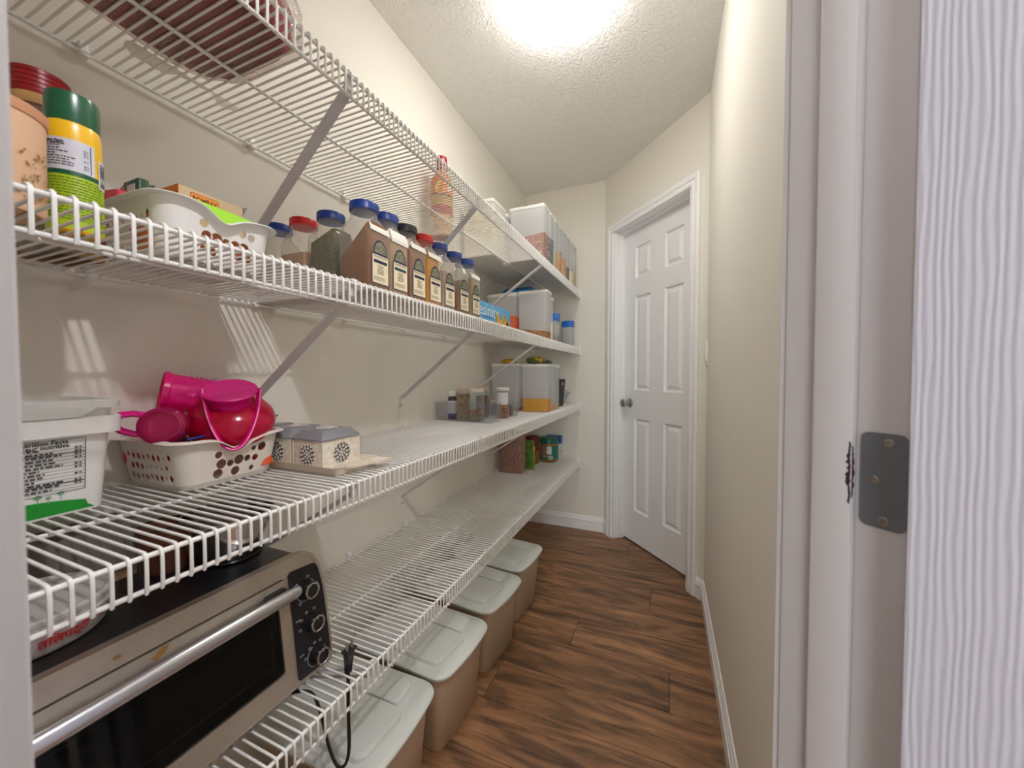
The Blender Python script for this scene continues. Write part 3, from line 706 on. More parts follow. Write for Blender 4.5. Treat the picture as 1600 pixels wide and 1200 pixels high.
# second food box lower and pouch
t = carton('orange_carton', 'small orange box seen through the basket holes', P('orange_box_card', (196, 104, 40), .5), (-.748, .380, zb), (.042, .15, .050), 0)
t.location.y = .395
t = thing('snack_pouch', 'grey and green pouch sticking out of the far end of the basket', 'packet', (-.862, .520, B2+.06), .0)
t.location = (-.855, .480, zb); 
obj('pouch', MB().loft([[(-.004, -.03, 0), (.010, -.03, 0), (.010, .012, 0), (-.004, .012, 0)], [(-.008, -.03, .08), (.012, -.03, .08), (.012, .02, .08), (-.008, .02, .08)], [(-.002, .008, .150), (.004, .008, .150), (.006, .062, .166), (.003, .060, .166)]]), P('pouch_grey', (136, 142, 138), .35, .3, bump=(60, .004)), t)
pm_ = MB().add([(.0135, -.028, .05), (.0135, .016, .05), (.0095, .030, .135), (.0080, .004, .140)], [(0, 1, 2, 3)]); obj('green_print', pm_, P('pouch_green', (40, 120, 78), .5), t, smooth=False)

# ---------------------------------------------------------------- light blue box
t = thing('foil_wrap_box', 'light blue carton reading Resinite with a picture of chips beside the last jar', 'box', (-.677, 1.205, B2))
obj('carton', MB().box(-.062, 0, 0, .415, 0, .107), P('sky_blue_card', (92, 172, 222), .4), t, bevel=.0008)
KA, KB = 1.42, 1.37
fr = lambda dx: (lambda a, b: (.0003+dx, a*KA, b*KB))
obj('white_wave', bars(MB(), fr(0), [(0, .16, .021, .005), (0, .10, .009, .003)]), P('card_white', (0,)*3), t, smooth=False)
text('name_text', 'resinite', .072, lambda a, b: (.0006, .068+a, .074+b), P('print_white', (244, 246, 248), .6), t, 'LEFT', 1.0)
obj('small_print', bars(MB(), fr(.0002), [(.092+.013*k, .102+.013*k, .036, .0030) for k in range(5)]), P('print_blue', (30, 84, 140), .6), t, smooth=False)
ch = MB(); og = MB()
for k in range(26):
    a0 = R.uniform(.185, .245); b0 = R.uniform(.004, .030); an = math.radians(R.uniform(62, 118)); l = R.uniform(.018, .036); w = .0036
    d = Vector((math.cos(an), math.sin(an))); e = Vector((-d.y, d.x))*w
    q = [(a0-e.x, b0-e.y), (a0+e.x, b0+e.y), (a0+e.x+d.x*l, b0+e.y+d.y*l), (a0-e.x+d.x*l, b0-e.y+d.y*l)]
    ch.add([(.0010+k*.00003, a*KA, min(b, .076)*KB) for a, b in q], [(0, 1, 2, 3)])
for (a, b, r_) in ((.180, .012, .016), (.262, .018, .020), (.175, .022, .009), (.268, .034, .010)):
    og.add([(.0008, min(x, .2915)*KA, max(y, .001)*KB) for x, y in circ(a, b, r_, r_*.9, 12)], [tuple(range(12))])
obj('chips_picture', ch, P('picture_yellow', (232, 192, 84), .6, var=((206, 158, 60), 200)), t, smooth=False); obj('orange_picture', og, P('picture_orange', (226, 142, 44), .6), t, smooth=False)

# ---------------------------------------------------------------- tall lidded food containers
def container(x0, x1, y0, y1, z, h, label, fill=None, frac=.4, group=None, slope=0., lidh=.016, mat=None):
    cx, cy = (x0+x1)/2, (y0+y1)/2; hx, hy = (x1-x0)/2, (y1-y0)/2
    t = thing('food_container', label, 'container', (cx, cy, z), 0, group); k = .93
    obj('container_body', MB().loft([rr(hx*k-.002, hy*k-.002, .012, .0004), rr(hx*k, hy*k, .012, .004), rr(hx-.003, hy-.003, .014, h-lidh)], True, False), mat or clear_frost, t, ang=50)
    lm = MB().loft([rr(hx-.001, hy-.001, .014, h-lidh-.002), rr(hx, hy, .014, h-lidh), rr(hx, hy, .014, h-.004), rr(hx-.002, hy-.002, .013, h-.0008), rr(hx-.006, hy-.006, .011, h), rr(hx-.012, hy-.012, .008, h), rr(hx-.013, hy-.013, .008, h-.0025)])
    lo = obj('lid', lm, lid_white, t, ang=45)
    obj('pour_notch', MB().box(-.008, .008, -hy-.0004, -hy+.006, h-.0025, h+.0006), P('notch_grey', (150, 150, 148), .5), lo, smooth=False)
    if fill:
        f = MB(); zf = .005+(h-lidh)*frac; s_ = .93+.07*frac
        top = [(a, b, zf+slope*a+R.uniform(-.0025, .0025)) for a, b, _ in rr(hx*k+(hx-.003-hx*k)*frac+.0003, hy*k+(hy-.003-hy*k)*frac+.0003, .0125, 0)]
        f.loft([rr(hx*k-.003, hy*k-.003, .010, .0008), rr(hx*k+.0003, hy*k+.0003, .0123, .0042), top]); obj('contents', f, fill, t, ang=40)
    return t
G1 = P('grain_rose', (158, 124, 116), .9, bump=(240, .004), fleck=((206, 186, 172), 300, .82)); G2 = P('grain_slate', (96, 104, 112), .9, bump=(240, .004), fleck=((170, 176, 180), 260, .7))
G3 = P('grain_peach', (216, 178, 140), .9, bump=(240, .004), fleck=((176, 122, 88), 260, .75)); G4 = P('grain_orange_tan', (206, 158, 122), .9, bump=(240, .004), fleck=((232, 206, 178), 260, .75))
G5 = P('grain_grey', (126, 128, 128), .9, bump=(240, .003)); G6 = P('flour_cream', (232, 222, 190), .9, bump=(200, .001)); G7 = P('grain_sand', (196, 178, 146), .9, bump=(240, .003))
names1 = [('big clear container of pinkish brown grain, nearest in the top shelf row', G1, .44), ('top shelf container of slate grey seeds behind the pinkish grain', G2, .50), ('third container in the top shelf row, with pale tan flakes', G7, .30),
          ('fourth top shelf container, half full of peach coloured grain', G3, .45), ('fifth top shelf container, with speckled orange tan grain', G4, .40), ('sixth top shelf container, low grey contents', G5, .28), ('seventh top shelf container, narrow, with cream contents', G6, .28), ('last top shelf container, against the far wall end', G7, .34)]
y = 1.785
for k, (lb, fm, fc) in enumerate(names1):
    w = .100 if k == 0 else .082; container(-.755, -.562, y, y+w, B1, .268, lb, fm, fc, 'tall food containers on the top shelf', .12 if k == 0 else 0); y += w+.008
container(-.945, -.772, 1.640, 1.800, B1, .268, 'cream flour container with white lid by the wall, in front of the others', G6, .86, 'tall food containers on the top shelf')
for k in range(4): container(-.945, -.772, 1.815+.13*k, 1.930+.13*k, B1, .262, ['white lidded container of tan flakes against the wall behind the flour', 'white lidded container of grey grain second behind the flour', 'white lidded container of rose grain third behind the flour', 'white lidded container of sand grain at the wall, fourth behind the flour'][k], [G7, G5, G1, G7][k], .5, 'tall food containers on the top shelf')
C1 = P('cereal_brown', (186, 138, 100), .9, bump=(110, .010), var=((150, 100, 66), 120)); C2 = P('lentil_orange', (222, 112, 72), .9, bump=(300, .002), var=((206, 98, 60), 300)); C3 = P('lentil_yellow', (222, 168, 82), .9, bump=(320, .003), var=((202, 144, 62), 320))
container(-.738, -.573, 1.865, 1.965, B2, .256, 'clear white lidded container with a little brown cereal on the second shelf', C1, .17, 'tall food containers on the second shelf', -.1)
container(-.925, -.748, 1.865, 1.965, B2, .254, 'container of orange lentils behind the light blue box', C2, .52, 'tall food containers on the second shelf')
container(-.735, -.580, 1.975, 2.030, B2, .236, 'slim container with cream contents behind the cereal container', G6, .42, 'tall food containers on the second shelf')
container(-.925, -.760, 1.985, 2.085, B2, .250, 'frosted container at the wall behind the orange lentils', G7, .3, 'tall food containers on the second shelf')
container(-.925, -.760, 2.100, 2.200, B2, .236, 'frosted container at the wall under the white tray', G5, .4, 'tall food containers on the second shelf')
container(-.738, -.585, 1.920, 2.005, B3, .262, 'white lidded container of yellow lentils, nearest on the third shelf', C3, .27, 'tall food containers on the third shelf')
container(-.738, -.585, 2.013, 2.098, B3, .264, 'second white lidded container, behind the yellow lentils', G3, .12, 'tall food containers on the third shelf')
container(-.738, -.585, 2.106, 2.180, B3, .262, 'third white lidded container, next to the black basket', G7, .10, 'tall food containers on the third shelf')
container(-.925, -.748, 1.920, 2.005, B3, .266, 'almost empty container by the wall beside the yellow lentils', G1, .06, 'tall food containers on the third shelf')
container(-.925, -.748, 2.013, 2.098, B3, .266, 'wall side container directly behind the almost empty one', G6, .2, 'tall food containers on the third shelf')
container(-.950, -.795, 2.075, 2.165, B4, .285, 'container filled with pinkish brown speckled grain on the lowest shelf', P('grain_speckled', (182, 148, 130), .9, bump=(200, .004), fleck=((126, 92, 80), 340, .55)), .97)

# blue lidded shakers
blue2 = P('bright_blue_lid', (24, 112, 206), .35)
def shaker(x, y, h, label, fill, frac):
    t = thing('shaker', label, 'shaker', (x, y, B2), 0, 'blue lidded shakers')
    obj('shaker_body', MB().loft([rr(.034, .034, .014, .0005), rr(.036, .036, .015, .004), rr(.036, .036, .015, h-.040)], True, False), clear_frost, t, ang=50)
    obj('contents', MB().loft([rr(.0335, .0335, .014, .002), rr(.0345, .0345, .014, .002+h*frac)]), fill, t, ang=50)
    obj('lid', MB().loft([rr(.037, .037, .016, h-.042), rr(.0385, .0385, .016, h-.038), rr(.0385, .0385, .016, h-.008), rr(.033, .033, .014, h-.001), rr(.030, .030, .012, h)]), blue2, t, ang=45)
    obj('pour_spout', MB().box(.010, .041, -.016, .016, h-.007, h+.003), blue2, t, bevel=.003)
    return t
s_ = shaker(-.612, 2.105, .162, 'blue lidded shaker with a small yellow sticker and reddish contents', P('spice_red', (120, 66, 54), .9), .22)
obj('sticker', MB().add([(.0366, -.014, .078), (.0366, .012, .078), (.0366, .012, .094), (.0366, -.014, .094)], [(0, 1, 2, 3)]), P('sticker_yellow', (216, 210, 130), .6), s_, smooth=False)
shaker(-.655, 2.215, .150, 'blue lidded shaker half hidden between the two others', G7, .5)
shaker(-.612, 2.470, .168, 'rightmost blue lidded shaker, of grey powder, by the far wall', P('powder_grey', (168, 162, 152), .9), .50)
t = thing('lidded_tray', 'white and grey lunch tray with blue lid resting on the rear containers', 'tray', (-.79, 2.15, B2+.2505), 0)
tr = MB().loft([rr(.085, .17, .02, 0), rr(.095, .18, .022, .024), rr(.097, .182, .022, .028)]); obj('tray_body', tr, P('tray_grey_white', (206, 204, 196), .4), t, ang=40)
obj('tray_lid', MB().loft([rr(.092, .176, .02, .028), rr(.092, .176, .02, .040), rr(.080, .150, .02, .058), rr(.06, .11, .02, .062)]), P('tray_blue', (22, 118, 182), .4), t, ang=40)

# ---------------------------------------------------------------- third shelf
# white bucket
t = thing('lidded_bucket', 'square white plastic bucket with printed facts panel and green base on the third shelf', 'bucket', (-.893, .222, B3), .03)
hx, hy = .072, .072
obj('bucket_body', MB().loft([rr(hx, hy, .016, 0), rr(hx+.001, hy+.001, .017, .003), rr(hx+.010, hy+.010, .020, .126)], True, False), white_pl, t, ang=50)
obj('bucket_rim', MB().loft([rr(hx+.010, hy+.010, .020, .118), rr(hx+.0205, hy+.0205, .024, .118), rr(hx+.0215, hy+.0215, .024, .142), rr(hx+.019, hy+.019, .022, .144), rr(hx+.012, hy+.012, .02, .144)], False, False), white_pl, t, ang=45)
lb = MB().loft([rr(hx+.010, hy+.010, .02, .142), rr(hx+.0125, hy+.0125, .02, .156), rr(hx+.0195, hy+.0195, .022, .157), rr(hx+.0205, hy+.0205, .022, .167), rr(hx+.016, hy+.016, .02, .1695), rr(hx+.011, hy+.011, .018, .1695), rr(hx+.008, hy+.008, .016, .160)], False, True)
obj('lid', lb, lid_white, t, ang=45)
obj('pull_tab', MB().add([(hx+.0195, -.05, .158), (hx+.0195, .060, .158), (hx+.0215, .040, .145), (hx+.0215, -.03, .145), (hx+.0225, -.05, .159), (hx+.0225, .060, .159), (hx+.0235, .040, .145), (hx+.0235, -.03, .145)], [(0, 3, 2, 1), (4, 5, 6, 7), (0, 1, 5, 4), (1, 2, 6, 5), (2, 3, 7, 6), (3, 0, 4, 7)]), lid_white, t)
bf = lambda dx: (lambda a, b: (hx+.0010+b*.0798+dx, a, b))
g_ = MB(); vs, fs = sheet([(-.066, .0035), (.060, .0035), (.052, .010)]+[(.05-.11*i/10, .012+.015*math.sin(math.pi*(.12+.55*i/10))) for i in range(11)]+[(-.066, .024)])
g_.add([bf(.0004)(v[0], v[1]) for v in vs], fs); go = obj('green_hill_print', g_, P('hill_green', (16, 138, 40), .5), t, smooth=False)
wc = MB()
for (a, b, w, h) in ((-.02, .0165, .010, .004), (-.028, .0185, .004, .003), (-.024, .0135, .0012, .004), (-.014, .0135, .0012, .004)): wc.add([bf(.0007)(a-w/2, b-h/2), bf(.0007)(a+w/2, b-h/2), bf(.0007)(a+w/2, b+h/2), bf(.0007)(a-w/2, b+h/2)], [(0, 1, 2, 3)])
obj('white_cow_print', wc, P('card_white', (0,)*3), go, smooth=False)
tp = MB()
for (a, b, s) in ((.002, .0295, 1), (.012, .0275, .7), (.024, .0305, .9)):
    tp.add([bf(.0005)(*q) for q in circ(a, b+.004*s, .0042*s, .0032*s, 10)], [tuple(range(10))]); tp.add([bf(.0005)(a-.0005, b-.006), bf(.0005)(a+.0005, b-.006), bf(.0005)(a+.0005, b+.004), bf(.0005)(a-.0005, b+.004)], [(0, 1, 2, 3)])
obj('tree_print', tp, P('tree_print_green', (120, 170, 130), .6), t, smooth=False)
nf = lambda a, b: bf(.0006)(.006+a, .074+b)
nutrition(t, nf, .086, .078, 'Nutrition Facts\nValeur nutritive', 13, 8, -.026, 1.7)
m = MB().add([nf(.043-.0004, -.039), nf(.043+.0004, -.039), nf(.043+.0004, .039), nf(.043-.0004, .039)], [(0, 1, 2, 3)])

# pink cups heaped in the basket
pink = P('pink_translucent', (240, 22, 140), .25, trans=(.62, (255, 150, 205), .2)); magenta = P('magenta_plastic', (214, 8, 128), .38); dpink = P('deep_pink_translucent', (176, 12, 92), .15, trans=(.62, (255, 150, 190), .25))
redpink = P('crimson_translucent', (196, 8, 62), .15, trans=(.68, (255, 120, 140), .2)); coral = P('coral_plastic', (206, 84, 92), .45); orange_p = P('orange_plastic', (214, 88, 40), .5)
# tumbler lying across the back
t = thing('tumbler', 'hot pink tumbler lying on its side at the back of the heap', 'cup', (-.915, .418, 1.064))
ax = (.36, .92, -.17); T = axis_frame((0, 0, 0), ax)
obj('tumbler_body', MB().lathe([(.0405, -.004), (.0405, .004), (.0385, .006), (.0375, .02), (.0335, .128), (.031, .132), (.004, .132)], T, 32, c0=False), pink, t)
obj('tumbler_rim', MB().lathe([(.0385, -.006), (.0412, -.005), (.0412, .003), (.0392, .004)], T, 32, c0=False, c1=False), pink, t)
st = MB()
for k in range(60):
    z = .03+R.uniform(0, .05); a = R.gauss(0, .28)
    c_ = T @ Vector((.0392*math.cos(a), .0392*math.sin(a), z)); st.sphere(c_, R.uniform(.0009, .0018), 5, 4)
obj('glitter_print', st, P('glitter', (226, 172, 188), .3, .4, var=((120, 110, 170), 300)), t)
# mug with base towards the viewer
t = thing('cup', 'dark pink cup lying with its round base facing the room', 'cup', (-.822, .372, 1.008))
t.scale = (.9, .9, .9)
ax = (.80, -.56, .14); T = axis_frame((0, 0, 0), ax)
obj('cup_body', MB().lathe([(.034, -.062), (.037, -.03), (.0385, -.004), (.036, .012), (.030, .018), (.027, .0185), (.0262, .0165), (.004, .0165)], T, 32, c0=False), dpink, t)
obj('base_ring', MB().lathe([(.0272, .0186), (.0288, .0196), (.0272, .0200), (.0258, .0190)], T, 32, c0=False, c1=False), dpink, t)
hm = MB(); hm.tube([(-.014, -.018, .022), (-.024, -.034, .027), (-.027, -.050, .026), (-.028, -.060, .019), (-.029, -.060, .007), (-.030, -.050, -.004), (-.026, -.034, -.012), (-.016, -.018, -.016)], .0062, 10, sx=1.9); obj('handle', hm, magenta, t)
# round pail with lid dish and strap
t = thing('toy_pail', 'round crimson pail with flared magenta lid and strap handle on top of the basket', 'pail', (-.836, .497, .972), 0.)
T = axis_frame((0, 0, 0), (.34, -.26, .9))
obj('pail_body', MB().lathe([(.022, -.010), (.050, -.002), (.070, .016), (.076, .036), (.072, .052), (.058, .070), (.040, .080)], T, 36, c1=False), redpink, t)
obj('pail_skirt', MB().lathe([(.038, .074), (.036, .084), (.038, .094), (.0445, .104)], T, 36, c0=False, c1=False), magenta, t)
lo = obj('lid', MB().lathe([(.0440, .1035), (.0470, .1045), (.0473, .107), (.0456, .1085), (.020, .1065), (.004, .1065)], T, 40), magenta, t)
obj('lid_tab', MB().lathe([(.008, 0), (.009, .002), (.007, .004), (.001, .0042)], T @ Matrix.Translation((-.01, .056, .103)), 14), magenta, lo)
pts = []
for i in range(21):
    a = math.pi*i/20; la = .0445*math.cos(a)*(1-.25*math.sin(a)); dn = math.sin(a)**.8; fd = .030+.052*dn
    pts.append((.86*fd+.5*la+.014, -.5*fd+.86*la-.010, .098-.112*dn))
obj('strap_handle', MB().tube(pts, .0062, 10, sx=.5), magenta, t)
# things lower in the basket
t = thing('pink_bowl', 'shallow magenta bowl under the crimson pail at the basket front', 'bowl', (-.832, .492, B3+.052))
obj('bowl', MB().lathe([(.022, 0), (.034, .012), (.047, .040), (.049, .0415), (.047, .042), (.034, .014), (.004, .006)], None, 32, c0=True), magenta, t)
t = thing('coral_cup', 'coral cup lying low at the near end of the basket', 'cup', (-.925, .40, B3+.056), .3)
T = axis_frame((0, 0, 0), (.98, .1, .05)); obj('cup_body', MB().lathe([(.026, -.03), (.030, .05), (.032, .052)], T, 24, c1=False), coral, t)
t = thing('orange_cup', 'orange cup lying low in the basket, seen through the holes', 'cup', (-.795, .525, B3+.034), .3)
T = axis_frame((0, 0, 0), (-.35, .1, .9)); obj('cup_body', MB().lathe([(.018, -.022), (.020, .012), (.021, .014)], T, 20), orange_p, t)
t = thing('red_cup', 'dark red cup lying low in the basket behind the near holes', 'cup', (-.840, .420, B3+.032), 0)
T = axis_frame((0, 0, 0), (.9, .2, .1)); obj('cup_body', MB().lathe([(.024, -.05), (.027, .03), (.027, .032)], T, 20), P('red_cup_plastic', (168, 20, 52), .4), t)
t = thing('teal_spoon', 'teal plastic spoon poking out of the far end of the basket', 'spoon', (-.868, .535, .985), 0)
obj('spoon_handle', MB().tube([(0, -.04, -.012), (.004, .0, .004), (.010, .045, .016), (.012, .052, .016)], .0030, 8, sx=2.4), P('teal_plastic', (18, 132, 160), .4), t)
obj('spoon_tip', MB().sphere((.013, .060, .0165), .012, 12, 8, (.6, 1, .28)), P('teal_plastic', (0,)*3), t)
t = thing('blue_spoon', 'dark blue spoon handle lying across the heap under the pail', 'spoon', (-.80, .44, .983), 0)
obj('spoon_handle', MB().tube([(0, -.045, -.002), (.003, 0, .003), (-.004, .05, .002)], .0026, 8, sx=2.), P('navy_plastic', (34, 54, 128), .4), t)

# canister set on a tray
t = thing('canister_tray', 'cream handled tray under the grey lidded canisters', 'tray', (-.78, .614, B3))
tw, tl = .062, .165
m = MB(); m.loft([rr(tl, tw-.006, .012, .001), rr(tl+.006, tw, .014, .017), rr(tl+.0085, tw+.0025, .015, .018), rr(tl+.006, tw-.001, .014, .0145), rr(tl-.002, tw-.008, .012, .0055)], True, True); obj('tray_base', m, P('cream_tray', (226, 216, 198), .45), t, ang=40)
for s_ in (1, -1):
    hd = MB(); out = [(s_*(tl+.004), -.040), (s_*(tl+.020), -.030), (s_*(tl+.034), .028), (s_*(tl+.040), .062), (s_*(tl+.026), .060), (s_*(tl+.004), .050)]
    hol = [(s_*(tl+.009), -.018), (s_*(tl+.016), -.012), (s_*(tl+.021), .020), (s_*(tl+.009), .022)]
    solid_sheet(hd, out, [hol], lambda a, b: (a, b, .0185), lambda a, b: (a, b, .0135)); obj('tray_handle', hd, P('cream_tray', (0,)*3), t, smooth=False)
grey_lid = P('grey_canister_lid', (132, 132, 138), .35); damask = P('damask_canister', (236, 230, 218), .5, var=((214, 204, 188), 95), bump=(95, .0006)); gem = P('rhinestone', (228, 226, 224), .12, .45); gem_dark = P('rhinestone_setting', (104, 98, 94), .3, .5); cream_edge = P('cream_edge', (232, 224, 208), .45)
def canister(x, label):
    t = thing('canister', label, 'canister', (x, .616, B3+.0062), 0, 'grey lidded canisters on the tray')
    a, b = .0445, .0505
    obj('canister_body', MB().loft([rr(a, b, .003, 0), rr(a, b, .003, .060)]), damask, t, ang=50)
    em = MB()
    for sx in (1, -1):
        for sy in (1, -1): em.box(sx*a-.0028*(sx > 0)-.0006*(sx < 0), sx*a+.0006*(sx > 0)+.0028*(sx < 0), sy*b-.0028*(sy > 0)-.0006*(sy < 0), sy*b+.0006*(sy > 0)+.0028*(sy < 0), .0005, .0595)
    obj('corner_edge', em, cream_edge, t, smooth=False)
    obj('lid', MB().loft([rr(a+.002, b+.002, .003, .0595), rr(a+.002, b+.002, .003, .063), rr(a-.011, b-.011, .004, .079), rr(a-.013, b-.013, .004, .080)]), grey_lid, t, ang=25)
    def rosette(fn, nm):
        ms, mg = MB(), MB()
        vs = circ(0, 0, .0225, .0225, 20); ms.add([fn(p[0], p[1], .0006) for p in vs], [tuple(range(20))])
        rings = [(0, 1, .0042), (.0075, 6, .0033), (.0145, 10, .0036), (.0212, 14, .0034)]
        for rad, cnt, rg in rings:
            for k in range(cnt):
                an = 2*math.pi*k/cnt+rad*90; c_ = (rad*math.cos(an), rad*math.sin(an))
                base = [fn(c_[0]+rg*math.cos(q*math.pi/3), c_[1]+rg*math.sin(q*math.pi/3), .0008) for q in range(6)]; top = [fn(c_[0]+rg*.5*math.cos(q*math.pi/3), c_[1]+rg*.5*math.sin(q*math.pi/3), .0026) for q in range(6)]
                mg.loft([base, top], False, True)
        ro = obj('rosette', ms, gem_dark, t, smooth=False); obj('rhinestones', mg, gem, ro, smooth=False, kind='stuff')
    rosette(lambda p, q, d: (a+d, p, .029+q), 'front'); rosette(lambda p, q, d: (p, -b-d, .029+q), 'side'); rosette(lambda p, q, d: (p*.9, q, .080+d), 'top')
    return t
canister(-.707, 'front one of the rhinestone canisters on the cream tray'); canister(-.803, 'middle canister, directly behind the front rhinestone canister'); canister(-.899, 'canister nearest the wall on the cream tray')

# acrylic organisers and jars
def acrylic(name, label, x0, x1, y0, y1, h, rz=0.):
    cx, cy = (x0+x1)/2, (y0+y1)/2; hx, hy = (x1-x0)/2, (y1-y0)/2
    t = thing(name, label, 'organizer', (cx, cy, B3), rz)
    obj('bin_shell', MB().loft([rr(hx-.004, hy-.004, .006, 0), rr(hx, hy, .007, h), rr(hx+.004, hy+.004, .008, h+.001), rr(hx+.004, hy+.004, .008, h+.003), rr(hx-.0025, hy-.0025, .006, h+.003), rr(hx-.0065, hy-.0065, .005, .003)], True, True), smoke_acr, t, ang=40)
    return t
acrylic('clear_organizer', 'long clear acrylic bin holding jars on the third shelf', -.962, -.668, 1.405, 1.510, .078, -.10)
acrylic('clear_organizer', 'smaller clear acrylic bin behind the long one', -.935, -.680, 1.655, 1.745, .070, -.05)
zj = B3+.0035
t = thing('vitamin_bottle', 'white capped bottle with white and purple label at the wall end of the acrylic bin', 'bottle', (-.894, 1.468, zj))
obj('bottle_body', MB().lathe([(.024, 0), (.026, .003), (.026, .094), (.022, .102), (.019, .104)], None, 28), P('dark_violet_clear', (88, 72, 84), .15, trans=(.55, (190, 176, 186))), t)
obj('cap', cap_mesh(.0225, .104, .126, 40), white_pl, t)
obj('bottle_label', cyl_patch(MB(), .0264, -150, 60, .012, .084, n=18), P('label_white', (222, 220, 226), .5), t)
obj('purple_band', cyl_patch(MB(), .0267, -150, 60, .012, .026, n=18), P('label_purple', (52, 36, 110), .5), t)
def vf(a, b): w = math.radians(-60)+a/.0268; return (.0268*math.cos(w), .0268*math.sin(w), .05+b)
obj('purple_print', bars(MB(), vf, [(-.016, .010, .028, .005), (-.018, .016, .014, .003), (-.016, .010, .006, .004), (-.008, .008, -.004, .002), (-.008, .008, -.009, .002), (-.008, .010, -.030, .004)]), P('label_purple', (0,)*3), t, smooth=False)
def mason(x, y, h, r, label, fills, lidmat=None, group='jars in and by the acrylic bins'):
    t = thing('storage_jar', label, 'jar', (x, y, zj), 0, group)
    obj('jar_body', MB().lathe([(r*.88, 0), (r, .006), (r, h-.030), (r*.93, h-.018), (r*.86, h-.012)], None, 32, c1=False), glass_m, t)
    z0 = .003
    for fm, z1 in fills:
        obj('contents', MB().lathe([(r*.9 if z0 < .005 else r*.955, z0), (r*.955, min(z0+.004, z1)), (r*.955, z1-.002), (r*.6, z1+.002)], None, 20), fm, t); z0 = z1
    obj('lid', MB().lathe([(r*.92, h-.014), (r*.96, h-.012), (r*.96, h-.002), (r*.9, h), (.003, h)], None, 32), lidmat or glass_m, t)
    return t
oat = P('oat_grain', (206, 168, 116), .95, bump=(210, .005), fleck=((150, 112, 70), 260, .6)); herb2 = P('herb_mix', (142, 144, 82), .95, bump=(180, .006), fleck=((172, 160, 100), 240, .6)); chips = P('dried_orange', (190, 122, 66), .9, bump=(90, .012), fleck=((140, 74, 40), 120, .5))
tanlid = P('tan_lid', (216, 196, 172), .4)
mason(-.838, 1.462, .142, .033, 'glass jar of brown oats with tan rim beside the vitamin bottle in the acrylic bin', [(oat, .112)], tanlid)
mason(-.766, 1.448, .140, .034, 'front glass jar with green herbs and orange bits in the acrylic bin', [(herb2, .026), (chips, .044)], P('white_lid_soft', (226, 222, 214), .4))
mason(-.708, 1.600, .140, .033, 'white lidded jar with white label and orange dried pieces, beside the long acrylic bin', [(chips, .072)], white_pl)
t_ = bpy.data.objects[-1] if False else None
mason(-.805, 1.585, .140, .033, 'glass jar of dark red pieces behind the front herb jar', [(P('red_pieces', (128, 62, 52), .9, bump=(120, .008)), .10)], tanlid)
mason(-.722, 1.70, .066, .026, 'short jar with dark red contents in the rear acrylic bin', [(P('red_powder', (150, 34, 32), .9), .040)], P('grey_clear_lid', (170, 170, 172), .2))
mason(-.790, 1.70, .068, .026, 'short jar of dark peppercorns in the rear acrylic bin', [(P('pepper', (92, 80, 66), .9, bump=(240, .006)), .044)], tanlid)
lab_o = bpy.data.objects.get('storage_jar.002')
obj('jar_label', cyl_patch(MB(), .0335, -120, -20, .062, .118, n=10), P('label_white', (0,)*3), lab_o)
# black basket, cup, packets above
t = thing('black_basket', 'tall black woven basket with cut out handle at the far end of the third shelf', 'basket', (-.690, 2.315, B3))
bm_ = P('black_weave', (44, 44, 46), .7, bump=(260, .002))
hx, hy = .085, .075
w_ = MB(); w_.loft([rr(hx-.012, hy-.012, .012, 0), rr(hx, hy, .014, .172), rr(hx+.002, hy+.002, .014, .174), rr(hx-.003, hy-.003, .012, .174), rr(hx-.014, hy-.014, .010, .004)], True, True); obj('basket_wall', w_, bm_, t, ang=40)
gp = MB()
vs, fs = sheet(rpoly(-.018, .018, -.008, .008, .0075)); gp.add([(a, -hy-.0006+.012*(.03-b)/.174, .145+b) for a, b, _ in vs], fs); gp.add([(hx+.0006-.012*(.03-b)/.174, a, .145+b) for a, b, _ in vs], fs)
obj('handle_slot', gp, P('slot_pale', (176, 178, 172), .6), t, smooth=False, label='pale handle cut-out')
t = thing('green_bag', 'crumpled green bag bulging out of the black basket', 'bag', (-.690, 2.315, B3+.10))
gb = MB(); lp = []
for k, (s_, z) in enumerate(((.6, 0), (.62, .05), (.7, .085), (.66, .106), (.40, .120))): lp.append([((hx*s_+R.uniform(-.006, .006))*math.cos(2*math.pi*i/16), (hy*s_+R.uniform(-.006, .006))*math.sin(2*math.pi*i/16), z+R.uniform(-.006, .006)) for i in range(16)])
gb.loft(lp); obj('bag', gb, P('green_film', (24, 112, 72), .3, bump=(40, .01)), t)
t = thing('clear_cup', 'clear plastic measuring cup tilted against the far wall', 'cup', (-.672, 2.505, B3+.012))
T = axis_frame((0, 0, 0), (.28, .30, .9)); obj('cup_body', MB().lathe([(.026, 0), (.028, .003), (.036, .085), (.039, .087), (.037, .088), (.030, .010), (.004, .006)], T, 28), smoke_acr, t); obj('cup_handle', MB().tube([T @ Vector(p) for p in ((.033, 0, .07), (.052, 0, .068), (.054, 0, .04), (.031, 0, .03))], .004, 6), smoke_acr, t)
zt_ = B3+.268
for (x, y, c, lb, dims) in ((-.83, 1.97, (212, 160, 40), 'yellow packet lying on the container lids under the second shelf', (.05, .03, .026)), (-.70, 2.06, (92, 110, 44), 'olive green bag lying on the container lids', (.06, .055, .040)), (-.66, 2.15, (58, 84, 110), 'blue grey packet at the right end of the container lids', (.03, .04, .024))):
    t = thing('packet', lb, 'packet', (x, y, zt_-(.002 if c[0] == 58 else 0)))
    lp = [[((dims[0]*s_)*math.cos(2*math.pi*i/14)*(1+R.uniform(-.12, .12)), dims[1]*s_*math.sin(2*math.pi*i/14)*(1+R.uniform(-.12, .12)), z*dims[2]) for i in range(14)] for s_, z in ((.75, 0), (1, .25), (.95, .6), (.6, .92), (.2, 1))]
    obj('pouch', MB().loft(lp), P('film_%d' % c[0], c, .35, bump=(50, .006), fleck=((200, 170, 70), 40, .7)), t)

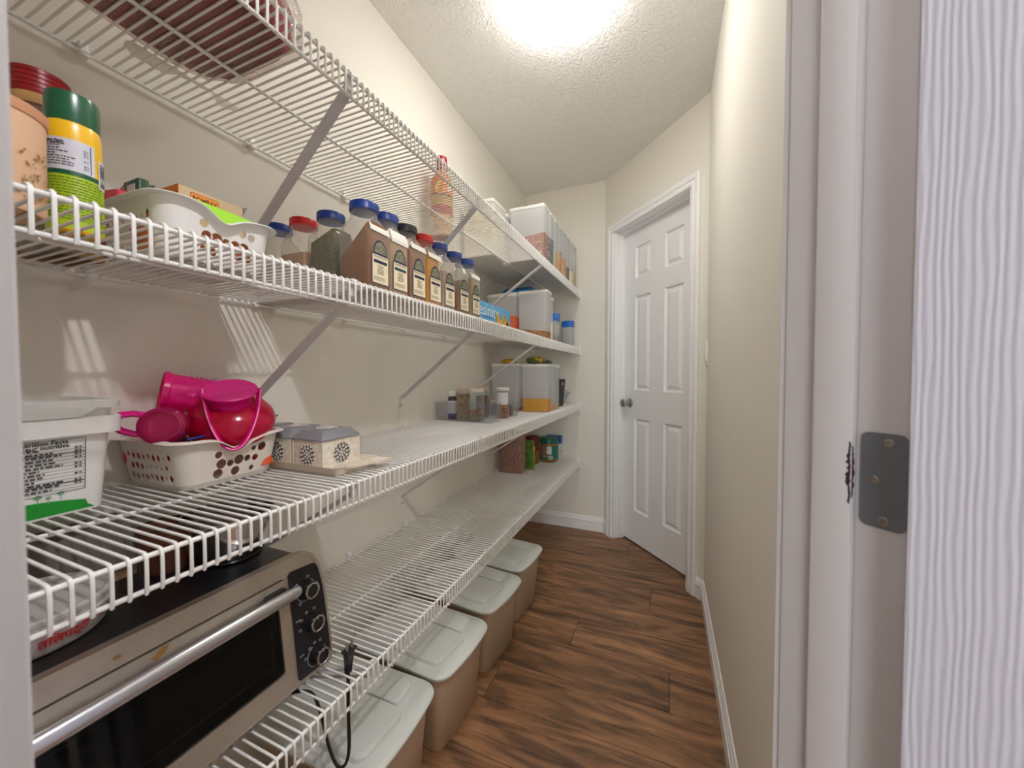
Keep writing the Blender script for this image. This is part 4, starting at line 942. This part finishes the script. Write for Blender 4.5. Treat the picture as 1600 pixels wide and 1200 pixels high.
# ---------------------------------------------------------------- lowest shelf, far end
t = thing('green_packet_tall', 'tall green packet with yellow print beside the speckled grain container', 'packet', (-.800, 2.215, B4))
obj('pouch', MB().loft([[(-.035, -.012, 0), (.035, -.012, 0), (.035, .012, 0), (-.035, .012, 0)], [(-.037, -.020, .06), (.037, -.020, .06), (.037, .020, .06), (-.037, .020, .06)], [(-.035, -.012, .15), (.035, -.012, .15), (.035, .012, .15), (-.035, .012, .15)], [(-.036, -.001, .186), (.036, -.001, .186), (.036, .001, .186), (-.036, .001, .186)]]), P('packet_green', (74, 122, 54), .35, bump=(40, .004), var=((120, 160, 60), 30)), t)
obj('yellow_flower', MB().sphere((.0375, -.008, .135), .017, 10, 6, (.35, 1, 1)), P('flower_yellow', (218, 176, 40), .5), t)
t = thing('amber_jar', 'squat amber jar with dark red top half hidden behind the green packet', 'jar', (-.835, 2.385, B4))
obj('jar_body', MB().lathe([(.044, 0), (.048, .006), (.048, .085), (.042, .092)], None, 28), P('amber', (150, 96, 28), .3), t); obj('lid', MB().lathe([(.045, .092), (.046, .096), (.046, .18), (.042, .184), (.003, .184)], None, 28), P('maroon_wrap', (110, 40, 36), .45), t)
t = thing('peanut_butter_jar', 'big round jar with green screw lid and green label on the lowest shelf', 'jar', (-.745, 2.478, B4)); rj_ = .0635
obj('jar_body', MB().lathe([(.052, 0), (.060, .006), (rj_, .016), (rj_, .118), (.060, .126), (.058, .132)], None, 36), P('peanut_butter', (158, 108, 50), .3, coat=.4), t)
obj('lid', cap_mesh(.0655, .130, .166, 60), P('green_lid', (14, 104, 82), .38), t)
a_ = math.degrees(math.atan2(-2.478, .745))
obj('jar_label', cyl_patch(MB(), rj_+.0004, a_-100, a_+100, .022, .114, n=28), P('label_green', (22, 124, 96), .5), t)
obj('picture_patch', cyl_patch(MB(), rj_+.0007, a_-85, a_-8, .036, .112, n=12), P('bread_print', (176, 146, 118), .6, var=((128, 96, 76), 60)), t)
obj('white_patch', cyl_patch(MB(), rj_+.0010, a_-12, a_+16, .060, .112, n=6), P('label_white', (0,)*3), t); obj('barcode_patch', cyl_patch(MB(), rj_+.0010, a_-4, a_+24, .026, .050, n=6), P('label_white', (0,)*3), t)
bc = MB()
for k in range(10): cyl_patch(bc, rj_+.0013, a_-2+2.4*k, a_-1+2.4*k, .030, .048, n=1)
obj('barcode', bc, black_ink, t, smooth=False)
t = thing('blue_white_carton', 'blue and white carton standing behind the peanut butter jar', 'box', (-.735, 2.568, B4))
obj('carton', MB().box(-.05, .055, -.022, .022, 0, .165), P('carton_white', (214, 216, 222), .5), t, bevel=.0008); obj('blue_top', MB().box(-.0503, .0553, -.0223, .0223, .112, .1653), P('carton_blue', (20, 92, 170), .45), t, smooth=False)
rd = MB(); 
for k in range(5): rd.sphere((.0555, R.uniform(-.016, .016), .045+R.uniform(-.02, .03)), .006, 8, 4, (.1, 1, 1))
obj('red_print', rd, P('berry_red', (150, 44, 44), .5), t)

# ---------------------------------------------------------------- toaster oven
ov = thing('toaster_oven', 'black and steel toaster oven with three knobs on the lowest shelf', 'oven', (-.79, .305, B4))
OO = Vector((-.79, .305, B4)); F0_ = Vector((-.645, 0, .505)); F1_ = Vector((-.675, 0, .735)); ou = (F1_-F0_).normalized(); on = Vector((ou.z, 0, -ou.x))
def of(n=0.): return lambda a, b: tuple(F0_+Vector((0, a, 0))+ou*b+on*n-OO)
def oval(L): return [(.611-a, b) for a, b in L][::-1]
right = [(.5545, .006), (.5575, .020), (.5585, .07), (.5575, .13), (.5545, .175), (.548, .205), (.538, .226), (.5245, .237), (.508, .2405)]
outl = [(.3055, .004)]+right+oval(right)
fo = of(0)
shell = MB(); pts_f = [fo(a, b) for a, b in outl]; pts_m = [(v[0]-.03, v[1], v[2]+.001) for v in pts_f]
def backp(a, b, x): return (x-OO.x, (a-.3055)*.97+.3055-OO.y, .505+(b-.004)*.985+.004-OO.z)
shell.loft([pts_f, [backp(a, b, -.70) for a, b in outl], [backp(a, b, -.945) for a, b in outl]]); obj('oven_body', shell, black_en, ov, ang=40)
bs = MB().loft([[fo(a, b-.0) for a, b in ((.062, .012), (.551, .012))]+[backp(.551, .012, -.93), backp(.062, .012, -.93)], [tuple(Vector(fo(a, -.004))) for a in (.066, .547)]+[backp(.547, -.004, -.92), backp(.066, -.004, -.92)]][::-1]); obj('base_skirt', bs, black_pl, ov, bevel=.003)
for (x, y) in ((-.67, .09), (-.67, .52), (-.91, .09), (-.91, .52)): obj('foot', MB().lathe([(.012, 0), (.013, .002), (.013, .0105)], Matrix.Translation((x-OO.x, y-OO.y, 0)), 14), black_pl, ov)
door_o = rpoly(.080, .474, .014, .211, .006)
fr_ = MB(); solid_sheet(fr_, outl, [door_o], of(.012), of(0)); obj('face_frame', fr_, brushed, ov, smooth=False)
bz = MB(); solid_sheet(bz, [(.3055+(a-.3055)*1.006, .004+(b-.004)*1.012) for a, b in outl], [[(.3055+(a-.3055)*.985, .008+(b-.004)*.966) for a, b in outl]], of(.0135), of(-.006)); obj('face_bezel', bz, brushed, ov, smooth=False)
dm = MB(); solid_sheet(dm, rpoly(.0815, .4725, .0155, .2095, .005), [rpoly(.094, .4575, .046, .174, .006)], of(.016), of(.004)); dr = obj('oven_door', dm, brushed, ov, smooth=False)
dk = MB(); vs, fs = sheet(rpoly(.079, .475, .013, .212, .005)); dk.add([of(.0005)(v[0], v[1]) for v in vs], fs); obj('cavity_back', dk, P('oven_dark', (12, 12, 13), .6), ov, smooth=False)
gm = MB(); solid_sheet(gm, rpoly(.0935, .458, .0455, .1745, .006), [], of(.0125), of(.0095)); obj('door_glass', gm, P('oven_glass', (14, 15, 15), .04, trans=(.40, (205, 208, 204), .3)), dr, smooth=False)
ins = MB(); 
for b in (.152, .108, .066): ins.tube([of(.006)(.10, b), of(.006)(.452, b)], .0014, 6)
for a in (.444,): 
    for b0, b1 in ((.150, .170), (.116, .146), (.074, .106), (.050, .070)): ins.bar(of(.006)(a, b0), of(.006)(a, b1), .006, .002, on)
obj('oven_rack', ins, P('rack_wire', (188, 186, 178), .3, 1.), ov)
hb = MB(); hp = [of(.034)(a, .186+.0) for a in (.070, .10, .30, .474, .484)]
loops = []
for i, (a, s_) in enumerate(((.060, .3), (.064, .8), (.075, 1), (.30, 1), (.476, 1), (.487, .8), (.4915, .3))):
    loops.append([tuple(Vector(of(.034)(a, .184))+ou*(.0122*s_*math.cos(q*math.pi/5))+on*(.0085*s_*math.sin(q*math.pi/5))) for q in range(10)])
hb.loft(loops); ho = obj('handle', hb, P('handle_steel', (206, 208, 214), .24, .9), dr, ang=50)
for a in (.105, .452):
    obj('handle_mount', MB().loft([[of(.015)(a-.018, .178), of(.015)(a+.018, .178), of(.015)(a+.018, .200), of(.015)(a-.018, .200)], [of(.030)(a-.030, .178), of(.030)(a+.022, .178), of(.030)(a+.022, .190), of(.030)(a-.030, .190)]]), black_pl, ho, bevel=.003)
cp = MB(); pan = [(.4860, .0125), (.5490, .0125), (.5535, .016), (.5545, .03), (.5540, .10), (.5515, .16), (.5455, .199), (.540, .209), (.534, .212), (.487, .2165), (.482, .212), (.4820, .016)]
solid_sheet(cp, pan, [], of(.0142), of(.008)); pn = obj('control_panel', cp, P('panel_black', (24, 25, 28), .3), ov, smooth=False)
inkw = P('panel_print', (186, 186, 186), .6)
for ki, (a, b) in enumerate(((.5140, .1690), (.5185, .1030), (.5225, .0370))):
    T = axis_frame(of(.0142)(a, b), on, ou); kb = obj('knob', MB().lathe([(.0168, 0), (.0168, .003), (.0150, .006), (.0145, .018), (.012, .0195), (.003, .0195)], T, 28), black_pl, ov)
    obj('knob_ring', MB().lathe([(.0143, .0165), (.0152, .018), (.0150, .0205), (.0120, .0212), (.0112, .0200)], T, 32, c0=False, c1=False), P('knob_chrome', (200, 200, 198), .2, 1.), kb)
    obj('knob_pointer', MB().add([T @ Vector(p) for p in ((.0075, -.0008, .0200), (.0135, -.0008, .0216), (.0135, .0008, .0216), (.0075, .0008, .0200))], [(0, 1, 2, 3)]), inkw if ki else black_ink, kb, smooth=False)
    pr = MB(); a0, a1 = ((100, 330), (20, 60), (20, 300))[ki]
    arc = []
    for q in range(a0, a1, 8):
        w = math.radians(q); arc.append((a+.0200*math.cos(w+1.57), b+.0200*math.sin(w+1.57)))
    if ki != 1:
        for p_, q_ in zip(arc, arc[1:]): pr.bar(of(.0145)(*p_), of(.0145)(*q_), .0008, .0003, on)
    for w in ((40, 100, 200, 330), (35, 75, 110, 150), (30, 60, 90, 130))[ki]:
        c_ = (a+.0245*math.cos(math.radians(w)+.6), b+.0245*math.sin(math.radians(w)+.6))
        if .486 < c_[0] < .551: 
            sq = [(c_[0]-.0022, c_[1]-.0018), (c_[0]+.0022, c_[1]-.0018), (c_[0]+.0022, c_[1]+.0018), (c_[0]-.0022, c_[1]+.0018)]
            for p_, q_ in zip(sq, sq[1:]+sq[:1]): pr.bar(of(.0145)(*p_), of(.0145)(*q_), .0006, .0003, on)
    pr.bar(of(.0145)(.4875, b+.0175), of(.0145)(.497, b+.0175), .0014, .0003, on)
    obj('dial_print', pr, inkw, pn, smooth=False)
stn = MB(); vs, fs = sheet([(.255, .2), (.262, .203), (.270, .208), (.278, .207), (.272, .199), (.262, .194)]); stn.add([of(.0163)(v[0]+.02, v[1]-.0) for v in vs], fs); vs, fs = sheet(circ(.245, .2235, .004, .0022, 10)); stn.add([of(.0139)(v[0], v[1]) for v in vs], fs)
obj('grease_stain', stn, P('grease', (150, 112, 58), .5), ov, smooth=False, label='brown grease stain on the steel')
# power cord
cord = thing('power_cord', 'black power cord with two pin plug poking up through the lowest shelf', 'cord', (-.592, .559, B4-.007)); CO = Vector((-.592, .575, B4))
cp_ = [(-.665, .485, .500), (-.640, .508, .4985), (-.622, .516, .4925), (-.610, .5195, .470), (-.602, .524, .43), (-.596, .534, .37), (-.594, .550, .325), (-.592, .566, .318), (-.591, .574, .345), (-.592, .5745, .42), (-.592, .575, .498)]
sm = []
for i in range(len(cp_)-1):
    p0, p1, p2, p3 = [Vector(cp_[max(0, min(len(cp_)-1, i+k))]) for k in (-1, 0, 1, 2)]
    for k in range(5):
        t_ = k/5; sm.append(.5*((2*p1)+(-p0+p2)*t_+(2*p0-5*p1+4*p2-p3)*t_*t_+(-p0+3*p1-3*p2+p3)*t_**3)-CO)
sm.append(Vector(cp_[-1])-CO)
obj('cable', MB().tube(sm, .0024, 8, sx=1.5), black_pl, cord)
pg = MB(); T = axis_frame((0, 0, .004), (.05, .02, 1), (0, 1, 0))
def prr(hx, hy, r, z): return [T @ Vector(p) for p in rr(hx, hy, r, z)]
pg.loft([prr(.0045, .0035, .002, 0), prr(.006, .0045, .002, .020), prr(.0075, .0055, .002, .022), prr(.0105, .0068, .003, .044), prr(.0145, .0085, .003, .047), prr(.0145, .0085, .003, .0495)]); po = obj('plug', pg, black_pl, cord, ang=40)
rb = MB()
for k in range(5): rb.loft([prr(.0062+.0003*k, .0048, .002, .002+.004*k), prr(.0068+.0003*k, .0052, .002, .0032+.004*k), prr(.0062+.0003*k, .0048, .002, .0045+.004*k)])
obj('strain_relief', rb, black_pl, po, ang=40)
for s_ in (-1, 1): obj('prong', MB().loft([prr(.0008, .003, .0005, .049), prr(.0008, .003, .0005, .066), prr(.0005, .002, .0003, .068)]) if False else MB().loft([[T @ Vector((s_*.0064+a, b, z)) for a, b in ((-.0008, -.003), (.0008, -.003), (.0008, .003), (-.0008, .003))] for z in (.0495, .067)]), P('prong_nickel', (200, 198, 190), .3, .5), po, smooth=False)

# things on the oven
OT = .743
t = thing('sweet_tin', 'round white tub with red lettering on top of the oven, at the left', 'tub', (-.800, .205, OT)); rt_ = .083
obj('tub_body', MB().lathe([(.074, 0), (.0765, .003), (rt_-.002, .032)], None, 48, c1=False), P('pale_pink_tub', (206, 192, 192), .4), t)
obj('lid', MB().lathe([(rt_-.001, .030), (rt_+.0015, .031), (rt_+.0015, .034), (rt_, .035), (rt_, .041), (rt_+.001, .042), (rt_+.001, .047), (rt_-.004, .049), (rt_-.008, .046), (.004, .046)], None, 48), P('frosted_lid', (196, 190, 188), .35), t)
at = math.degrees(math.atan2(-.205+.0, .80))
def tf(a, b): w = math.radians(-2)+a/(rt_-.001); return ((rt_-.0026+b*.17+.0006)*math.cos(w), (rt_-.0026+b*.17+.0006)*math.sin(w), .017+b)
redink = P('red_ink', (196, 34, 40), .5)
text('red_lettering', 'तिलपट्टी', .0150, lambda a, b: tf(a+.018, b), redink, t, 'CENTER', 1., 1, .0004); text('red_lettering', 'ला', .014, lambda a, b: tf(a-.026, b), redink, t, 'CENTER', 1., 1, .0004); text('red_lettering', 'न', .013, lambda a, b: tf(a+.062, b), redink, t, 'CENTER')
t = thing('storage_box', 'translucent storage box with tan base at the back of the oven', 'box', (-.905, .300, OT), .12)
obj('box_body', MB().loft([rr(.035, .055, .008, 0), rr(.038, .058, .008, .10)], True, False), P('dull_clear_box', (150, 142, 138), .3, trans=(.5, (200, 196, 194))), t, ang=50); obj('tan_base', MB().loft([rr(.0352, .0552, .008, -.0), rr(.0358, .0558, .008, .016)]), P('tan_base', (160, 130, 98), .6), t, ang=50)
t = thing('glass_tumbler', 'clear glass with amber tint standing on the oven beside the metal bowl', 'glass', (-.845, .383, OT))
obj('glass_body', MB().lathe([(.030, 0), (.033, .004), (.038, .078), (.0385, .082), (.0365, .082), (.0315, .007), (.004, .005)], None, 32), P('amber_glass', (150, 104, 84), .06, trans=(.25, (226, 200, 186), .5)), t)
obj('dark_rim', MB().tube([(.0385*math.cos(2*math.pi*i/32), .0385*math.sin(2*math.pi*i/32), .083) for i in range(32)], .0016, 6, closed=True), black_pl, t)
t = thing('metal_bowl', 'shiny steel bowl with flat foot standing on the oven under the third shelf', 'bowl', (-.795, .462, OT))
obj('bowl', MB().lathe([(.050, 0), (.054, .002), (.055, .004), (.055, .006), (.064, .016), (.071, .036), (.0735, .060), (.074, .086), (.0765, .088), (.0725, .088), (.070, .060), (.060, .018), (.004, .014)], None, 48), chrome, t)
obj('inner_liner', MB().lathe([(.058, .014), (.066, .045), (.067, .060), (.004, .062)], None, 32, c0=False), P('bowl_contents', (96, 70, 58), .5), t)

# ---------------------------------------------------------------- floor bins
bin_lid = P('grey_bin_lid', (206, 210, 206), .42, bump=(300, .0002)); bin_body = P('beige_bin', (196, 176, 152), .42, trans=(.90, (255, 240, 220), .1))
def storage_bin(x, y, rz, label):
    t = thing('storage_bin', label, 'bin', (x, y, 0), rz, 'grey lidded storage bins on the floor')
    def bow(hx, hy, r, z, b, n=6):
        # rounded rectangle whose front (+x) end bows outward
        out = []
        for (px, py, _) in rr(hx, hy, r, 0, n=n): out.append((px+(b*(1-(py/hy)**2) if px > 0 else -b*.6*(1-(py/hy)**2)), py, z))
        # add mid points along front end
        res = []
        k = len(out)
        for i, p in enumerate(out):
            res.append(p); q = out[(i+1) % k]
            if abs(p[0]-q[0]) < .01 and abs(p[1]-q[1]) > hy*.6:
                sgn = 1 if p[0] > 0 else -1
                for f in (.2, .4, .6, .8):
                    yy = p[1]+(q[1]-p[1])*f; res.append((sgn*(hx+(b if sgn > 0 else b*.6)*(1-(yy/hy)**2)), yy, z))
        return res
    obj('bin_body', MB().loft([bow(.142, .108, .022, .0, .006), bow(.146, .112, .024, .004, .007), bow(.166, .126, .032, .225, .010), bow(.171, .131, .034, .227, .011), bow(.171, .131, .034, .244, .011)], True, True), bin_body, t, ang=50)
    L = [bow(.172, .132, .035, .240, .013), bow(.180, .139, .040, .240, .013), bow(.181, .140, .040, .247, .013), bow(.177, .136, .038, .2525, .013), bow(.170, .129, .034, .2545, .013), bow(.164, .123, .030, .2545, .012)]
    lo = obj('lid', MB().loft(L+[bow(.160, .119, .028, .2575, .012)], False, True), bin_lid, t, ang=40)
    def plate(y0, y1, xf, nm):
        m = MB(); r = .024; out = []
        loops = []
        for ins, z in ((0, .2575), (.002, .2655), (.006, .2685), (.014, .2695)):
            lp = []
            for (px, py) in rpoly(-.155+ins, xf-ins, y0+(ins if y0 < -.05 else .0015), y1-(ins if y1 > .05 else .0015), r*.8, 5):
                fb_ = .014*(1-(py/.125)**2) if px > 0 else 0; lp.append((px+fb_-(.008 if px > 0 else 0), py, z))
            loops.append(lp)
        m.loft(loops, False, True); obj(nm, m, bin_lid, lo, ang=40)
    plate(-.112, .028, .150, 'lid_panel'); plate(.0315, .112, .126, 'lid_panel')
    return t
storage_bin(-.745, .702, .02, 'nearest grey lidded bin, below the plug of the toaster oven')
storage_bin(-.735, 1.002, -.05, 'second grey lidded beige bin from the front')
storage_bin(-.735, 1.318, -.10, 'third grey lidded bin from the front, before the last one')
storage_bin(-.740, 1.618, -.08, 'farthest grey lidded bin, nearest the panelled door')

# ---------------------------------------------------------------- top shelf, near end
t = thing('plastic_wrapped_bundle', 'maroon quilted bundle in clear plastic wrap lying on the top shelf', 'bundle', (-.728, .343, B1))
bn = MB(); lp = []
def blob(hx, hy, z, amp):
    out = []
    for i in range(36):
        a = 2*math.pi*i/36; c, s_ = math.cos(a), math.sin(a); k = 1+amp*math.sin(5*a+z*40)+amp*.6*math.sin(11*a)
        out.append((math.copysign(abs(c)**.45, c)*hx*k, math.copysign(abs(s_)**.45, s_)*hy*k, z))
    return out
bn.loft([blob(.120, .145, .002, .02), blob(.128, .155, .022, .03), blob(.128, .153, .060, .03), blob(.11, .13, .095, .04), blob(.06, .07, .115, .05)])
obj('maroon_bundle', bn, P('maroon_fabric', (182, 48, 56), .85, bump=(22, .02, (1, 3, 1)), var=((138, 36, 44), 14, (1, 4, 1))), t, ang=60)
wr = MB().loft([blob(.128, .152, .0006, .03), blob(.142, .168, .020, .05), blob(.140, .165, .064, .05), blob(.12, .14, .104, .05), blob(.06, .07, .126, .06)])
obj('plastic_wrap', wr, P('cling_film', (226, 222, 218), .12, bump=(45, .01), trans=(.10, (244, 242, 240), .5)), t, ang=60)
fl_ = MB(); vs = []
for i in range(9):
    for k in range(5): vs.append((-.142-.034*(k/4)-.02*math.sin(i*.9)*(k/4), .02+.024*i*(1-.02*k), .003+.012*abs(math.sin(i*1.7+k))*(k/4)))
fl_.add(vs, [(i*5+k, i*5+k+1, i*5+k+6, i*5+k+5) for i in range(8) for k in range(4)]); fl_.add([(x, y, z+.0006) for x, y, z in vs], [(i*5+k, i*5+k+5, i*5+k+6, i*5+k+1) for i in range(8) for k in range(4)])
obj('loose_film', fl_, P('film_white', (236, 232, 226), .3, trans=(.40, (244, 243, 240), .3, .5), var=((190, 182, 174), 90)), t, ang=60)
t = thing('cookie_bottle', 'tall bottle shaped pack with red cap and orange shoulder on the top shelf', 'bottle', (-.890, 1.372, B1))
obj('pack_body', MB().lathe([(.044, 0), (.047, .004), (.047, .215), (.045, .232), (.036, .252), (.024, .266), (.020, .270), (.020, .284)], None, 32), P('orange_wrap', (222, 118, 14), .35, bump=(40, .004), var=((196, 104, 22), 40)), t)
obj('cap', cap_mesh(.0245, .282, .336, 30), P('ruby_cap', (158, 26, 36), .35), t)
for nm, z0, z1, mt in (('biscuit_band', .004, .084, P('biscuit_print', (206, 160, 96), .6, bump=(60, .004), fleck=((164, 112, 58), 90, .55))), ('red_band', .084, .122, P('red_wrap', (156, 34, 30), .45)), ('tan_band', .122, .160, P('tan_wrap', (198, 158, 92), .5, var=((170, 126, 66), 60))), ('dark_band', .160, .168, P('dark_green_wrap', (70, 72, 40), .5))):
    obj(nm, cyl_patch(MB(), .0474, 0, 360, z0, z1, n=32), mt, t)
ac = math.degrees(math.atan2(-1.372, .89)); 
def bf2(a, b): w = math.radians(ac)+a/.0478; return (.0478*math.cos(w), .0478*math.sin(w), .192+b)
gd = MB(); gd.add([bf2(*q) for q in circ(-.006, 0, .022, .026, 20)], [tuple(range(20))]); obj('gold_seal', gd, P('gold_print', (210, 170, 90), .5, var=((232, 200, 132), 70)), t)
wq = MB(); wq.add([bf2(*q) for q in ((.026, -.012), (.046, -.012), (.046, .020), (.026, .020))], [(0, 1, 2, 3)]); obj('white_tag', wq, P('card_white', (0,)*3), t, smooth=False)
